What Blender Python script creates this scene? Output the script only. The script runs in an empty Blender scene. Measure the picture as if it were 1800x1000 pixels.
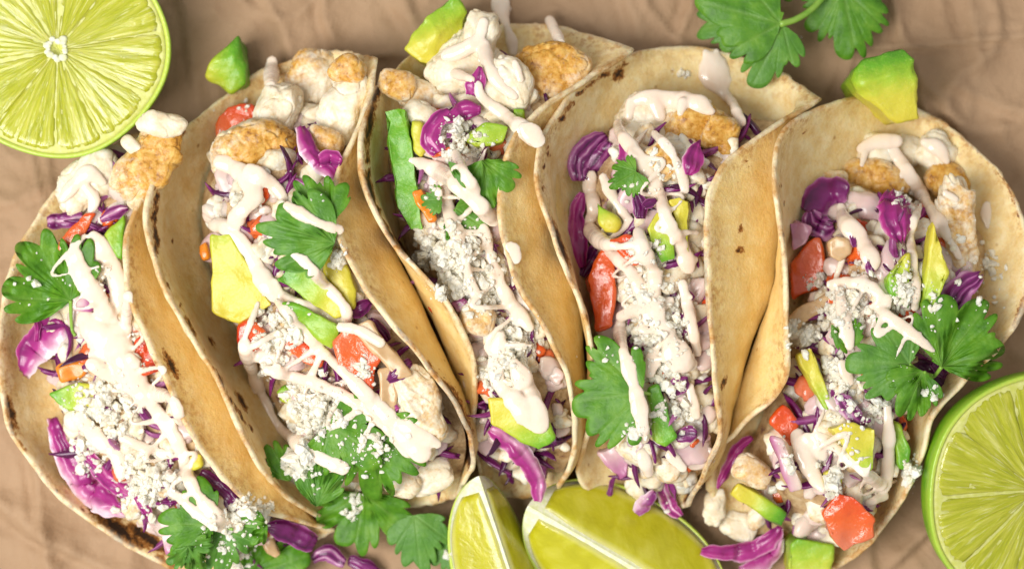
import bpy, bmesh, math, random
import numpy as np
from mathutils import Vector, Matrix, noise
from mathutils.bvhtree import BVHTree

random.seed(7); rng = np.random.default_rng(7)
SC = bpy.context.scene; COL = SC.collection
K = 0.00017            # metres per design unit (one design unit = one photo pixel on the table)
LENS = 85.0
D = 1800 * LENS / 36   # camera height in design units

# ------------------------------------------------------------------ camera
cd = bpy.data.cameras.new("camera"); cam = bpy.data.objects.new("camera", cd); COL.objects.link(cam)
cam.location = (0, 0, D * K); cd.lens = LENS; cd.sensor_width = 36
cd.clip_start = 0.01; cd.clip_end = 50
cd.dof.use_dof = True; cd.dof.focus_distance = (D - 265) * K; cd.dof.aperture_fstop = 7.5
SC.camera = cam
# ------------------------------------------------------------------ light: a soft window to the left, dim room around
W = bpy.data.worlds.new("World"); SC.world = W; W.use_nodes = True
bg = W.node_tree.nodes["Background"]; bg.inputs[0].default_value = (1.0, 0.985, 0.96, 1); bg.inputs[1].default_value = 0.46
def area(name, loc, target, sx, sy, power, col):
    l = bpy.data.lights.new(name, 'AREA'); l.shape = 'RECTANGLE'; l.size = sx; l.size_y = sy
    l.energy = power; l.color = col
    o = bpy.data.objects.new(name, l); COL.objects.link(o); o.location = loc
    o.rotation_euler = (Vector(target) - Vector(loc)).to_track_quat('-Z', 'Y').to_euler()
    return o
area("window_light", (-0.38, -0.16, 0.76), (0.0, 0, 0.02), 0.40, 0.50, 8.3, (1.0, 0.98, 0.94))
SC.view_settings.view_transform = 'Standard'; SC.view_settings.look = 'None'
SC.view_settings.gamma = 1; SC.view_settings.exposure = 0.06
SC.cycles.max_bounces = 8; SC.cycles.use_denoising = True

# ------------------------------------------------------------------ coordinates and helpers
def w(ix, iy, h=0.0):
    s = 1 - h / D
    return Vector(((ix - 900) * s, (500 - iy) * s, h))
BV = []
def add_bvh(verts, faces):
    vs = [Vector(v) for v in verts]
    t = BVHTree.FromPolygons(vs, [tuple(f) for f in faces])
    a = np.array(verts, float); s = D / (D - a[:, 2])
    ix = 900 + a[:, 0] * s; iy = 500 - a[:, 1] * s
    BV.append((t, ix.min(), ix.max(), iy.min(), iy.max()))
CAMP = Vector((0, 0, D))
def hit(ix, iy):
    d = (w(ix, iy, 0) - CAMP).normalized(); best = None
    for t, a, b, c, e in BV:
        if a <= ix <= b and c <= iy <= e:
            p, n, i, dist = t.ray_cast(CAMP, d)
            if p is not None and (best is None or dist < best[1]): best = (p, dist)
    return best[0].z if best else 0.0
def hitmax(ix, iy, r):
    return max(hit(ix + dx * r, iy + dy * r) for dx, dy in ((0, 0), (1, 0), (-1, 0), (0, 1), (0, -1)))

def obj(name, verts, faces, mats, parent=None, smooth=True, attrs=None, mi=None, solid=False, uv=None, recalc=True):
    a = np.array([tuple(v) for v in verts], dtype=float)
    if solid: add_bvh(a, faces)
    if parent is None:
        c = np.array([(a[:, 0].min() + a[:, 0].max()) / 2, (a[:, 1].min() + a[:, 1].max()) / 2, a[:, 2].min()])
    else:
        c = np.array(parent['_o'])
    me = bpy.data.meshes.new(name)
    me.from_pydata(((a - c) * K).tolist(), [], [tuple(int(i) for i in f) for f in faces])
    if not isinstance(mats, (list, tuple)): mats = [mats]
    for m in mats: me.materials.append(m)
    if smooth: me.polygons.foreach_set('use_smooth', [True] * len(me.polygons))
    if mi is not None: me.polygons.foreach_set('material_index', [int(x) for x in mi])
    for k, v in (attrs or {}).items():
        at = me.attributes.new(k, 'FLOAT', 'POINT'); at.data.foreach_set('value', np.array(v, dtype=np.float32))
    if uv is not None:
        l = me.uv_layers.new(name='UVMap'); vi = np.zeros(len(me.loops), dtype=np.int32)
        me.loops.foreach_get('vertex_index', vi)
        l.data.foreach_set('uv', np.array(uv, dtype=np.float32)[vi].ravel())
    if recalc:
        bm = bmesh.new(); bm.from_mesh(me); bmesh.ops.recalc_face_normals(bm, faces=bm.faces[:]); bm.to_mesh(me); bm.free()
    me.update()
    o = bpy.data.objects.new(name, me); COL.objects.link(o)
    if parent is None: o.location = Vector(c) * K
    else: o.parent = parent
    return o
def tag(o, label, cat, group=None, kind=None):
    if label: o['label'] = label
    if cat: o['category'] = cat
    if group: o['group'] = group
    if kind: o['kind'] = kind
    return o
def empty(name, c):
    o = bpy.data.objects.new(name, None); COL.objects.link(o); o.location = Vector(c) * K
    o['_o'] = tuple(float(x) for x in c); o.empty_display_size = 0.01
    return o

def spline(pts, n):
    """Catmull-Rom through the points, resampled to n points evenly spaced."""
    p = np.array(pts, float)
    if len(p) == 2: return p[0] + (p[1] - p[0]) * np.linspace(0, 1, n)[:, None]
    q = np.vstack([2 * p[0] - p[1], p, 2 * p[-1] - p[-2]]); out = []
    for i in range(1, len(q) - 2):
        t = np.linspace(0, 1, 24, endpoint=False)[:, None]
        a, b, c, d = q[i - 1], q[i], q[i + 1], q[i + 2]
        out.append(0.5 * ((2 * b) + (c - a) * t + (2 * a - 5 * b + 4 * c - d) * t ** 2 + (3 * b - a - 3 * c + d) * t ** 3))
    out.append(p[-1:]); f = np.vstack(out)
    L = np.r_[0, np.cumsum(np.linalg.norm(np.diff(f[:, :3], axis=0), axis=1))]
    s = np.linspace(0, L[-1], n)
    return np.stack([np.interp(s, L, f[:, k]) for k in range(f.shape[1])], 1)
def nz(p, s, o=0.0): return noise.noise(Vector((p[0] / s + o, p[1] / s - o, p[2] / s + 2 * o)))
def grid_faces(n, m, off=0, flip=False, wrap=False):
    f = []
    for i in range(n - 1):
        for j in range(m if wrap else m - 1):
            j2 = (j + 1) % m
            q = (off + i * m + j, off + i * m + j2, off + (i + 1) * m + j2, off + (i + 1) * m + j)
            f.append(q[::-1] if flip else q)
    return f
_ico = {}
def ico(sub):
    if sub not in _ico:
        bm = bmesh.new(); bmesh.ops.create_icosphere(bm, subdivisions=sub, radius=1.0)
        _ico[sub] = (np.array([v.co[:] for v in bm.verts]), [tuple(v.index for v in f.verts) for f in bm.faces]); bm.free()
    return _ico[sub]
def rotm():
    q = rng.normal(size=4); q /= np.linalg.norm(q); a, b, c, d = q
    return np.array([[1-2*(c*c+d*d), 2*(b*c-a*d), 2*(b*d+a*c)], [2*(b*c+a*d), 1-2*(b*b+d*d), 2*(c*d-a*b)], [2*(b*d-a*c), 2*(c*d+a*b), 1-2*(b*b+c*c)]])

# ------------------------------------------------------------------ materials
class N:
    def __init__(s, name):
        s.m = bpy.data.materials.new(name); s.m.use_nodes = True; s.t = s.m.node_tree; s.n = s.t.nodes; s.l = s.t.links
        s.p = s.n['Principled BSDF']; s.tc = s.n.new('ShaderNodeTexCoord')
    def noise(s, px, detail=4, rough=0.55, coord='Object', dist=0, scale=None):
        x = s.n.new('ShaderNodeTexNoise'); x.inputs['Scale'].default_value = scale or 1 / (px * K)
        x.inputs['Detail'].default_value = detail; x.inputs['Roughness'].default_value = rough; x.inputs['Distortion'].default_value = dist
        s.l.new(s.tc.outputs[coord] if isinstance(coord, str) else coord, x.inputs['Vector']); return x.outputs['Fac']
    def attr(s, name):
        x = s.n.new('ShaderNodeAttribute'); x.attribute_name = name; return x.outputs['Fac']
    def ramp(s, fac, stops, interp='LINEAR'):
        x = s.n.new('ShaderNodeValToRGB'); x.color_ramp.interpolation = interp; e = x.color_ramp.elements
        while len(e) < len(stops): e.new(0.5)
        for k, (p, c) in enumerate(stops):
            e[k].position = p; e[k].color = (*c, 1) if isinstance(c, tuple) else (c, c, c, 1)
        s.l.new(fac, x.inputs[0]); return x.outputs['Color']
    def mix(s, f, a, b, mode='MIX'):
        x = s.n.new('ShaderNodeMix'); x.data_type = 'RGBA'; x.blend_type = mode
        for sock, v in ((x.inputs[0], f), (x.inputs[6], a), (x.inputs[7], b)):
            if hasattr(v, 'links'): s.l.new(v, sock)
            elif isinstance(v, tuple): sock.default_value = (*v, 1)
            else: sock.default_value = v
        return x.outputs[2]
    def math(s, op, a, b=0.0, clamp=False):
        x = s.n.new('ShaderNodeMath'); x.operation = op; x.use_clamp = clamp
        for sock, v in ((x.inputs[0], a), (x.inputs[1], b)):
            if hasattr(v, 'links'): s.l.new(v, sock)
            else: sock.default_value = v
        return x.outputs[0]
    def mapping(s, sc, coord='UV'):
        x = s.n.new('ShaderNodeMapping'); x.inputs['Scale'].default_value = sc
        s.l.new(s.tc.outputs[coord], x.inputs['Vector']); return x.outputs['Vector']
    def bump(s, h, px, strength=1.0):
        x = s.n.new('ShaderNodeBump'); x.inputs['Distance'].default_value = px * K; x.inputs['Strength'].default_value = strength
        s.l.new(h, x.inputs['Height']); s.l.new(x.outputs['Normal'], s.p.inputs['Normal']); return x
    def done(s, col, rough=0.5, sss=0.0, rad=(1, .5, .3), px=12, spec=0.5, coat=0, trans=0):
        if hasattr(col, 'links'): s.l.new(col, s.p.inputs['Base Color'])
        else: s.p.inputs['Base Color'].default_value = (*col, 1)
        if hasattr(rough, 'links'): s.l.new(rough, s.p.inputs['Roughness'])
        else: s.p.inputs['Roughness'].default_value = rough
        s.p.inputs['Specular IOR Level'].default_value = spec
        if sss:
            s.p.inputs['Subsurface Weight'].default_value = sss; s.p.inputs['Subsurface Radius'].default_value = rad
            s.p.inputs['Subsurface Scale'].default_value = px * K
        if coat: s.p.inputs['Coat Weight'].default_value = coat; s.p.inputs['Coat Roughness'].default_value = 0.12
        return s.m
M = {}
# corn tortilla: mottled corn dough, toasted freckles that gather at the rim, scorch marks where the pan touched
m = N('corn_tortilla')
mot = m.ramp(m.noise(26, 5, .6), [(.3, (.76, .52, .19)), (.5, (.85, .65, .30)), (.7, (.91, .77, .46))])
fine = m.ramp(m.noise(5, 3, .6), [(.35, 0.0), (.7, 1.0)])
c = m.mix(m.math('MULTIPLY', fine, .30), mot, (.90, .79, .56))
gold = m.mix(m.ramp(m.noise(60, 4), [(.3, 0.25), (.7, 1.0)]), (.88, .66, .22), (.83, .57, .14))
c = m.mix(m.math('MULTIPLY', m.attr('outer'), .36), c, gold)  # golden look the light gives the outer faces, painted into their colour
blot = m.ramp(m.noise(48, 6, .68), [(.46, 0.0), (.68, .34)])
c = m.mix(blot, c, (.72, .45, .13))
edge = m.attr('edge')
near = m.ramp(m.math('DIVIDE', edge, 60.0), [(0.0, 1.0), (.35, .55), (1.0, 0.0)])
fr = m.noise(12, 6, .7)
toast = m.math('MULTIPLY', m.ramp(fr, [(.47, 0.0), (.60, 1.0)]), near, True)
big = m.ramp(m.noise(95, 3, .5), [(.42, 0.0), (.55, 1.0)])
toast = m.math('MULTIPLY', toast, m.math('ADD', m.math('MULTIPLY', big, .95), .2), True)
c = m.mix(m.math('MULTIPLY', toast, .8), c, (.46, .20, .045))
sp = m.n.new('ShaderNodeTexVoronoi'); sp.inputs['Scale'].default_value = 1 / (42 * K); sp.inputs['Randomness'].default_value = 1
m.l.new(m.tc.outputs['Object'], sp.inputs['Vector'])
fleck = m.math('MULTIPLY', m.ramp(sp.outputs['Distance'], [(.05, 1.0), (.11, 0.0)]), m.ramp(m.noise(70, 2), [(.42, 0.0), (.54, .75)]), True)
c = m.mix(fleck, c, (.42, .20, .06))
ch = m.attr('char'); cn = m.math('ADD', ch, m.math('MULTIPLY', m.math('SUBTRACT', m.noise(10, 5, .7), .5), 1.5))
c = m.mix(m.ramp(cn, [(.45, 0.0), (.62, 1.0)]), c, m.mix(m.ramp(cn, [(.6, 0.0), (.9, 1.0)]), (.40, .16, .03), (.030, .014, .008)))
rim = m.attr('rim'); c = m.mix(m.math('MULTIPLY', rim, .6), c, m.mix(m.ramp(m.noise(55, 5, .65), [(.44, 0.0), (.60, 1.0)]), (.92, .82, .60), (.50, .24, .06)))
m.bump(m.math('ADD', m.math('MULTIPLY', m.noise(6, 5, .7), .7), m.math('MULTIPLY', m.noise(38, 5, .6), 1.6)), 3.6, .65)
M['tortilla'] = m.done(c, .6, .25, (1, .6, .3), 12, .35)
# kraft paper
m = N('kraft_paper')
c = m.mix(m.ramp(m.noise(140, 5, .6), [(.3, 0.0), (.7, 1.0)]), (.37, .232, .132), (.44, .288, .172))
fib = m.noise(4, 3, .7, m.mapping((1, 6, 1), 'Object'))
c = m.mix(m.math('MULTIPLY', m.ramp(fib, [(.5, 0.0), (.75, 1.0)]), .22), c, (.27, .17, .11))
cr = m.n.new('ShaderNodeTexVoronoi'); cr.feature = 'DISTANCE_TO_EDGE'; cr.inputs['Scale'].default_value = 1 / (150 * K); m.l.new(m.tc.outputs['Object'], cr.inputs['Vector'])
crease = m.ramp(cr.outputs['Distance'], [(0.0, 1.0), (.06, 0.0)])
m.bump(m.math('ADD', m.math('ADD', m.math('MULTIPLY', m.noise(3, 4, .7), .35), m.math('MULTIPLY', m.noise(60, 4), 3.5)), m.math('MULTIPLY', crease, .35)), 3.0, .7)
M['paper'] = m.done(c, .68, 0, spec=.3)
m = N('table_wood')
g = m.noise(60, 6, .6, m.mapping((.12, 1, 1), 'Object'))
M['wood'] = m.done(m.ramp(g, [(.3, (.10, .05, .025)), (.7, (.20, .11, .06))]), .5)
# lime
m = N('lime_peel')
c = m.mix(m.ramp(m.noise(50, 4), [(.3, 0.0), (.7, 1.0)]), (.13, .36, .012), (.27, .50, .02))
c = m.mix(m.attr('t'), c, (.55, .66, .10))
vo = m.n.new('ShaderNodeTexVoronoi'); vo.inputs['Scale'].default_value = 1 / (7 * K); m.l.new(m.tc.outputs['Object'], vo.inputs['Vector'])
m.bump(vo.outputs['Distance'], 1.6, .35)
M['peel'] = m.done(c, .32, .15, (.4, 1, .1), 10, .5)
m = N('lime_pith')
c = m.mix(m.ramp(m.noise(10, 4), [(.35, 0.0), (.7, 1.0)]), (.58, .60, .13), (.70, .71, .28))
m.bump(m.noise(5, 4), 1.5, .5)
M['pith'] = m.done(c, .5, .3, (.8, 1, .4), 10)
m = N('lime_white_pith')
c = m.mix(m.ramp(m.noise(9, 4), [(.35, 0.0), (.7, 1.0)]), (.74, .77, .42), (.90, .90, .74))
m.bump(m.noise(5, 4), 1.5, .5)
M['white_pith'] = m.done(c, .5, .3, (.8, 1, .4), 8)
m = N('lime_pulp')
uvn = m.noise(1, 4, .6, m.mapping((26, 2.2, 1)), .6, scale=1.0)
uvw = m.noise(1, 3, .5, m.mapping((60, 3.5, 1)), .4, scale=1.0)
c = m.ramp(uvn, [(.26, (.33, .36, .010)), (.46, (.44, .46, .018)), (.62, (.55, .55, .07)), (.82, (.74, .73, .33))])
c = m.mix(m.math('MULTIPLY', m.ramp(uvw, [(.58, 0.0), (.72, 1.0)]), .6), c, (.80, .82, .40))
m.bump(m.math('ADD', uvn, m.math('MULTIPLY', uvw, .5)), 4, .6)
M['pulp'] = m.done(c, .16, .6, (.8, 1, .15), 26, .5, .3)
m = N('wet_lime_pulp')
uvn = m.noise(1, 4, .6, m.mapping((9, 2.2, 1)), .6, scale=1.0)
c = m.ramp(uvn, [(.25, (.43, .40, .010)), (.5, (.52, .49, .018)), (.75, (.62, .59, .07))])
sx = m.n.new('ShaderNodeSeparateXYZ'); m.l.new(m.tc.outputs['UV'], sx.inputs[0])
c = m.mix(m.ramp(sx.outputs['Y'], [(.0, .75), (.10, 0.0), (.84, 0.0), (1.0, .8)]), c, (.72, .72, .28))
m.bump(m.math('ADD', uvn, m.math('MULTIPLY', m.noise(9, 3), .5)), 3, .4)
M['wedge_pulp'] = m.done(c, .2, .6, (.8, 1, .12), 30, .5, .2)
# avocado: t = 0 buttery centre, 1 green under the skin
m = N('avocado_flesh')
t = m.math('ADD', m.attr('t'), m.math('MULTIPLY', m.math('SUBTRACT', m.noise(14, 4), .5), .22))
c = m.ramp(t, [(.0, (.66, .55, .05)), (.38, (.60, .56, .05)), (.62, (.36, .52, .03)), (.84, (.14, .38, .015)), (1.0, (.055, .22, .008))])
c = m.mix(m.math('MULTIPLY', m.ramp(m.noise(4, 3), [(.55, 0.0), (.8, 1.0)]), .25), c, (.75, .72, .25))
m.bump(m.noise(6, 4), 2.0, .5)
M['avocado'] = m.done(c, .36, .18, (.8, 1, .15), 10)
# tomato: t = 0 flesh, 1 skin
m = N('tomato_flesh')
t = m.math('ADD', m.attr('t'), m.math('MULTIPLY', m.math('SUBTRACT', m.noise(12, 4), .5), .3))
c = m.ramp(t, [(.0, (.68, .19, .095)), (.35, (.74, .125, .02)), (.7, (.68, .07, .009)), (1.0, (.46, .024, .006))])
m.bump(m.math('ADD', m.noise(7, 4), m.math('MULTIPLY', m.noise(22, 3), 1.5)), 2.6, .6)
M['tomato'] = m.done(c, .14, .25, (1, .25, .1), 12, .6, .4)
m = N('orange_tomato_flesh')
c = m.ramp(m.noise(12, 4), [(.3, (.80, .30, .02)), (.7, (.72, .18, .02))])
M['orange'] = m.done(c, .25, .25, (1, .4, .1), 10)
# red cabbage: t across the strip, pale core with purple skin layers
m = N('red_cabbage')
t = m.attr('t'); wv = m.math('ADD', t, m.math('MULTIPLY', m.math('SUBTRACT', m.noise(16, 3), .5), .35))
c = m.ramp(wv, [(.0, (.72, .52, .60)), (.22, (.42, .15, .32)), (.45, (.20, .016, .14)), (.75, (.13, .006, .09)), (1.0, (.055, .004, .04))])
m.bump(m.noise(9, 4), 1.8, .5)
M['cabbage'] = m.done(c, .30, .10, (1, .3, .5), 8, .5, .1)
m = N('bright_cabbage')
t = m.attr('t'); wv = m.math('ADD', t, m.math('MULTIPLY', m.math('SUBTRACT', m.noise(18, 3), .5), .35))
c = m.ramp(wv, [(.0, (.85, .68, .72)), (.22, (.58, .24, .40)), (.45, (.40, .03, .22)), (.8, (.27, .012, .15)), (1.0, (.15, .005, .09))])
m.bump(m.noise(9, 4), 1.8, .5)
M['bright_cabbage'] = m.done(c, .30, .12, (1, .3, .5), 8, .5, .1)
m = N('red_onion')
t = m.attr('t'); c = m.ramp(m.math('ADD', t, m.math('MULTIPLY', m.math('SUBTRACT', m.noise(20, 3), .5), .3)), [(.0, (.74, .60, .50)), (.45, (.66, .45, .46)), (.75, (.48, .18, .32)), (1.0, (.30, .03, .18))])
M['onion'] = m.done(c, .25, .35, (1, .6, .6), 14)
m = N('brown_onion')
M['brown_onion'] = m.done(m.ramp(m.noise(18, 3), [(.3, (.52, .33, .16)), (.7, (.66, .46, .26))]), .25, .35, (1, .6, .3), 14)
# cilantro
m = N('cilantro_leaf')
c = m.ramp(m.noise(28, 4, .6), [(.3, (.06, .20, .008)), (.5, (.115, .32, .014)), (.72, (.21, .43, .03))])
c = m.mix(m.math('MULTIPLY', m.attr('vein'), .5), c, (.26, .46, .09))
c = m.mix(m.math('MULTIPLY', m.attr('pale'), .6), c, (.16, .36, .10))
m.bump(m.math('ADD', m.math('ADD', m.noise(7, 5, .65), m.math('MULTIPLY', m.noise(20, 3), 1.2)), m.math('MULTIPLY', m.attr('vein'), -.8)), 2.2, .6)
M['cilantro'] = m.done(c, .40, .0, spec=.45)
ad = m.n.new('ShaderNodeMixShader'); tr = m.n.new('ShaderNodeBsdfTranslucent'); out = m.n['Material Output']
ad.inputs[0].default_value = .30; tr.inputs[0].default_value = (.20, .50, .03, 1)
m.l.new(m.p.outputs[0], ad.inputs[1]); m.l.new(tr.outputs[0], ad.inputs[2]); m.l.new(ad.outputs[0], out.inputs[0])
m = N('cilantro_stem'); M['stem'] = m.done(m.ramp(m.noise(20, 3), [(.3, (.16, .36, .03)), (.7, (.28, .46, .07))]), .35)
# sauce, fish, cheese
m = N('creamy_sauce')
c = m.ramp(m.noise(60, 3), [(.3, (.86, .68, .53)), (.7, (.90, .78, .66))])
m.bump(m.noise(26, 3), 2.0, .35)
M['sauce'] = m.done(c, .15, .35, (1, .75, .6), 10, .5, .25)
m = N('fish_flesh')
c = m.ramp(m.noise(22, 5, .6), [(.3, (.74, .58, .36)), (.5, (.84, .74, .55)), (.72, (.89, .84, .73))])
b = m.math('ADD', m.attr('brown'), m.math('MULTIPLY', m.math('SUBTRACT', m.noise(15, 6, .7), .5), 1.3))
c = m.mix(m.ramp(b, [(.06, 0.0), (.28, .6), (.48, 1.0)]), c, m.ramp(m.noise(13, 6, .68), [(.30, (.24, .08, .010)), (.46, (.60, .29, .035)), (.66, (.78, .50, .14))]))
m.bump(m.math('ADD', m.noise(6, 4, .6), m.math('MULTIPLY', m.noise(20, 3), 1.5)), 2.2, .5)
M['fish'] = m.done(c, .38, .25, (1, .7, .5), 14)
m = N('crumbly_cheese')
c = m.ramp(m.noise(14, 4), [(.3, (.90, .81, .60)), (.55, (.95, .90, .76)), (.75, (.97, .95, .86))])
m.bump(m.noise(3.5, 4, .7), 2.0, .8)
M['cheese'] = m.done(c, .62, .45, (1, .85, .7), 14, .3)
m = N('filling_bed')
c = m.ramp(m.noise(24, 5, .6), [(.30, (.16, .05, .06)), (.40, (.46, .28, .13)), (.54, (.62, .43, .22)), (.72, (.72, .57, .36))])
m.bump(m.noise(9, 5, .65), 6, .9)
M['bed'] = m.done(c, .4)
# ------------------------------------------------------------------ the setting: table and crumpled kraft paper
def plate(name, x0, x1, y0, y1, z, mat):
    o = obj(name, [(x0, y0, z), (x1, y0, z), (x1, y1, z), (x0, y1, z)], [(0, 1, 2, 3)], mat, smooth=False)
    return tag(o, None, None, kind='structure')
plate('table', -6500, 6500, -5500, 5500, -40, M['wood'])
# creases: straight folds (ix0,iy0,ix1,iy1,height,width) lifted off a gently cockled sheet
CREASE = [(1560, -40, 1590, 90, 9, 22), (1590, 85, 1830, 62, 7, 18), (1480, 88, 1600, 84, 8, 16), (1600, 84, 1640, 260, 6, 26), (1700, -30, 1725, 130, 6, 40),
          (1590, 90, 1760, 330, 5, 30), (690, -20, 730, 60, 6, 40), (460, -30, 520, 110, 6, 45), (55, 285, 75, 360, 9, 14), (0, 360, 80, 330, 5, 30), (-20, 880, 120, 960, 7, 45),
          (60, 800, 90, 1010, 7, 30), (1100, -30, 1130, 80, 5, 40), (1230, -30, 1190, 80, 5, 30), (1560, 1000, 1660, 900, 8, 34), (560, -40, 590, 100, 5, 34),
          (320, -20, 350, 190, 5, 30), (1650, 140, 1900, 240, 5, 30), (1000, 0, 1090, 90, 4, 26), (40, 930, 210, 1010, 6, 26)]
rr = random.Random(3)
for k in range(60):
    a, b = rr.uniform(-900, 2700), rr.uniform(-700, 1700)
    if -60 < a < 1860 and -40 < b < 1040: continue
    t, L = rr.uniform(0, 6.28), rr.uniform(80, 320); CREASE.append((a, b, a + L * math.cos(t), b + L * math.sin(t), rr.uniform(4, 10), rr.uniform(16, 45)))
nx, ny = 560, 390
gx = np.linspace(-1000, 2800, nx); gy = np.linspace(-800, 1800, ny); X, Y = np.meshgrid(gx, gy)
Z = np.zeros_like(X)
for (a, b, c2, d2, hh, wd) in CREASE:
    L = math.hypot(c2 - a, d2 - b); ux, uy = (c2 - a) / L, (d2 - b) / L
    s = (X - a) * ux + (Y - b) * uy; q = -(X - a) * uy + (Y - b) * ux; wd *= .62
    fall = np.clip(np.minimum(s + 30, L + 30 - s) / 60, 0, 1)
    Z += 2.4 * hh * fall * (np.exp(-np.abs(q) / wd) - .5 * np.exp(-((q - wd * .9) / (wd * .5)) ** 2))
pv = []
for j in range(ny):
    for i in range(nx):
        x, y = X[j, i], Y[j, i]
        n1 = noise.noise(Vector((x / 330, y / 330, 1.3))) * 9 + noise.noise(Vector((x / 120, y / 120, 7.3))) * 4.5
        # facets: the paper breaks into flat, tilted patches
        dist, _ = noise.voronoi(Vector((x / 210, y / 210, 4.2)))
        n1 += min(dist[1] - dist[0], .3) * -12
        n1 += 9 * max(0, 1 - abs(noise.noise(Vector((x / 190, y / 190, 2.2)))) * 9) + 5 * max(0, 1 - abs(noise.noise(Vector((x / 95, y / 95, 5.7)))) * 7) + 2.2 * max(0, 1 - abs(noise.noise(Vector((x / 45, y / 45, 9.1)))) * 6)
        pv.append((x - 900, 500 - y, Z[j, i] + n1 - 8))
paper = obj('kraft_paper', pv, grid_faces(ny, nx, flip=True), M['paper'], solid=True, recalc=False)
tag(paper, 'crumpled brown kraft paper spread under all the food', None, kind='structure')

# ------------------------------------------------------------------ tortillas
TH = 8.5
TAC = []
def tortilla(label, rimL, bulL, fold, bulR, rimR, chars, seed):
    Nn, Mm = 84, 66
    cur = [spline([tuple(w(*p)) for p in q], Nn) for q in (rimL, bulL, fold, bulR, rimR)]
    P = np.zeros((Nn, Mm, 3))
    for i in range(Nn):
        P[i] = spline([c[i] for c in cur], Mm)
    for i in range(Nn):
        for j in range(Mm):
            p = P[i, j]; e = min(i, Nn - 1 - i) / (Nn / 2); f = 1 - min(j, Mm - 1 - j) / (Mm / 2)
            P[i, j] += np.array([nz(p, 75, seed) * 5 + nz(p, 26, seed) * 1.6, nz(p, 75, seed + 9) * 4, nz(p, 60, seed + 4) * 5 + nz(p, 24, seed + 2) * 2])
    P[:, :, 2] = np.maximum(P[:, :, 2], 16)
    du = np.gradient(P, axis=0); dv = np.gradient(P, axis=1)
    n = np.cross(du, dv); n /= np.linalg.norm(n, axis=2)[:, :, None] + 1e-9
    mid = n[Nn // 2, Mm // 2]
    if mid[2] < 0: n = -n
    th = np.array([[TH * (1 + .25 * nz(P[i, j], 40, seed)) for j in range(Mm)] for i in range(Nn)])
    Q = P - n * th[:, :, None]
    Q[:, :, 2] = np.maximum(Q[:, :, 2], 1.5)
    verts = list(P.reshape(-1, 3)) + list(Q.reshape(-1, 3)); off = Nn * Mm
    f = grid_faces(Nn, Mm, flip=True) + grid_faces(Nn, Mm, off)
    loop = [(0, j) for j in range(Mm)] + [(i, Mm - 1) for i in range(1, Nn)] + [(Nn - 1, j) for j in range(Mm - 2, -1, -1)] + [(i, 0) for i in range(Nn - 2, 0, -1)]
    ctr = P.mean(axis=(0, 1)); base = len(verts)
    for (i, j) in loop:
        a, b = P[i, j], Q[i, j]
        ii, jj = min(max(i, 2), Nn - 3), min(max(j, 2), Mm - 3)
        o = P[i, j] - P[ii, jj]; o /= np.linalg.norm(o) + 1e-9
        verts.append((a + b) / 2 + o * (4.0 + 3.4 * nz(a, 12, seed) + 3 * nz(a, 34, seed)))
    L = len(loop)
    for k in range(L):
        (i, j), (i2, j2) = loop[k], loop[(k + 1) % L]
        f.append((base + k, base + (k + 1) % L, i2 * Mm + j2, i * Mm + j)); f.append((off + i * Mm + j, off + i2 * Mm + j2, base + (k + 1) % L, base + k))
    # distance to the rim, along rows and columns
    ed = np.zeros((Nn, Mm))
    sl = np.linalg.norm(np.diff(P, axis=1), axis=2); cs = np.concatenate([np.zeros((Nn, 1)), np.cumsum(sl, 1)], 1)
    dj = np.minimum(cs, cs[:, -1:] - cs)
    su = np.linalg.norm(np.diff(P, axis=0), axis=2); cu = np.concatenate([np.zeros((1, Mm)), np.cumsum(su, 0)], 0)
    di = np.minimum(cu, cu[-1:, :] - cu); ed = np.minimum(dj, di)
    edge = np.r_[ed.ravel(), ed.ravel(), np.zeros(L)]
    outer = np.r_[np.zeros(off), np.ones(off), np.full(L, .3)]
    rimv = np.r_[np.clip(1 - ed.ravel() / 9, 0, 1), np.clip(1 - ed.ravel() / 7, 0, 1), np.ones(L)]
    V = np.array([tuple(v) for v in verts]); s = D / (D - V[:, 2]); ix = 900 + V[:, 0] * s; iy = 500 - V[:, 1] * s
    char = np.zeros(len(V))
    for (cx, cy, rx, ry, a, side) in chars:
        A = math.radians(a); x = (ix - cx) * math.cos(A) + (iy - cy) * math.sin(A); y = -(ix - cx) * math.sin(A) + (iy - cy) * math.cos(A)
        v = np.clip(1.15 - np.sqrt((x / rx) ** 2 + (y / ry) ** 2) * .7, 0, 1)
        if side == 'i': v = v * (outer < .5)
        if side == 'o': v = v * (outer > .2)
        char = np.maximum(char, v)
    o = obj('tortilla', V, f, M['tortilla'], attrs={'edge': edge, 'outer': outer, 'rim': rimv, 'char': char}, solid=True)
    tag(o, label, 'tortilla', 'five folded corn tortillas')
    TAC.append((cur, seed)); return o

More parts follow.
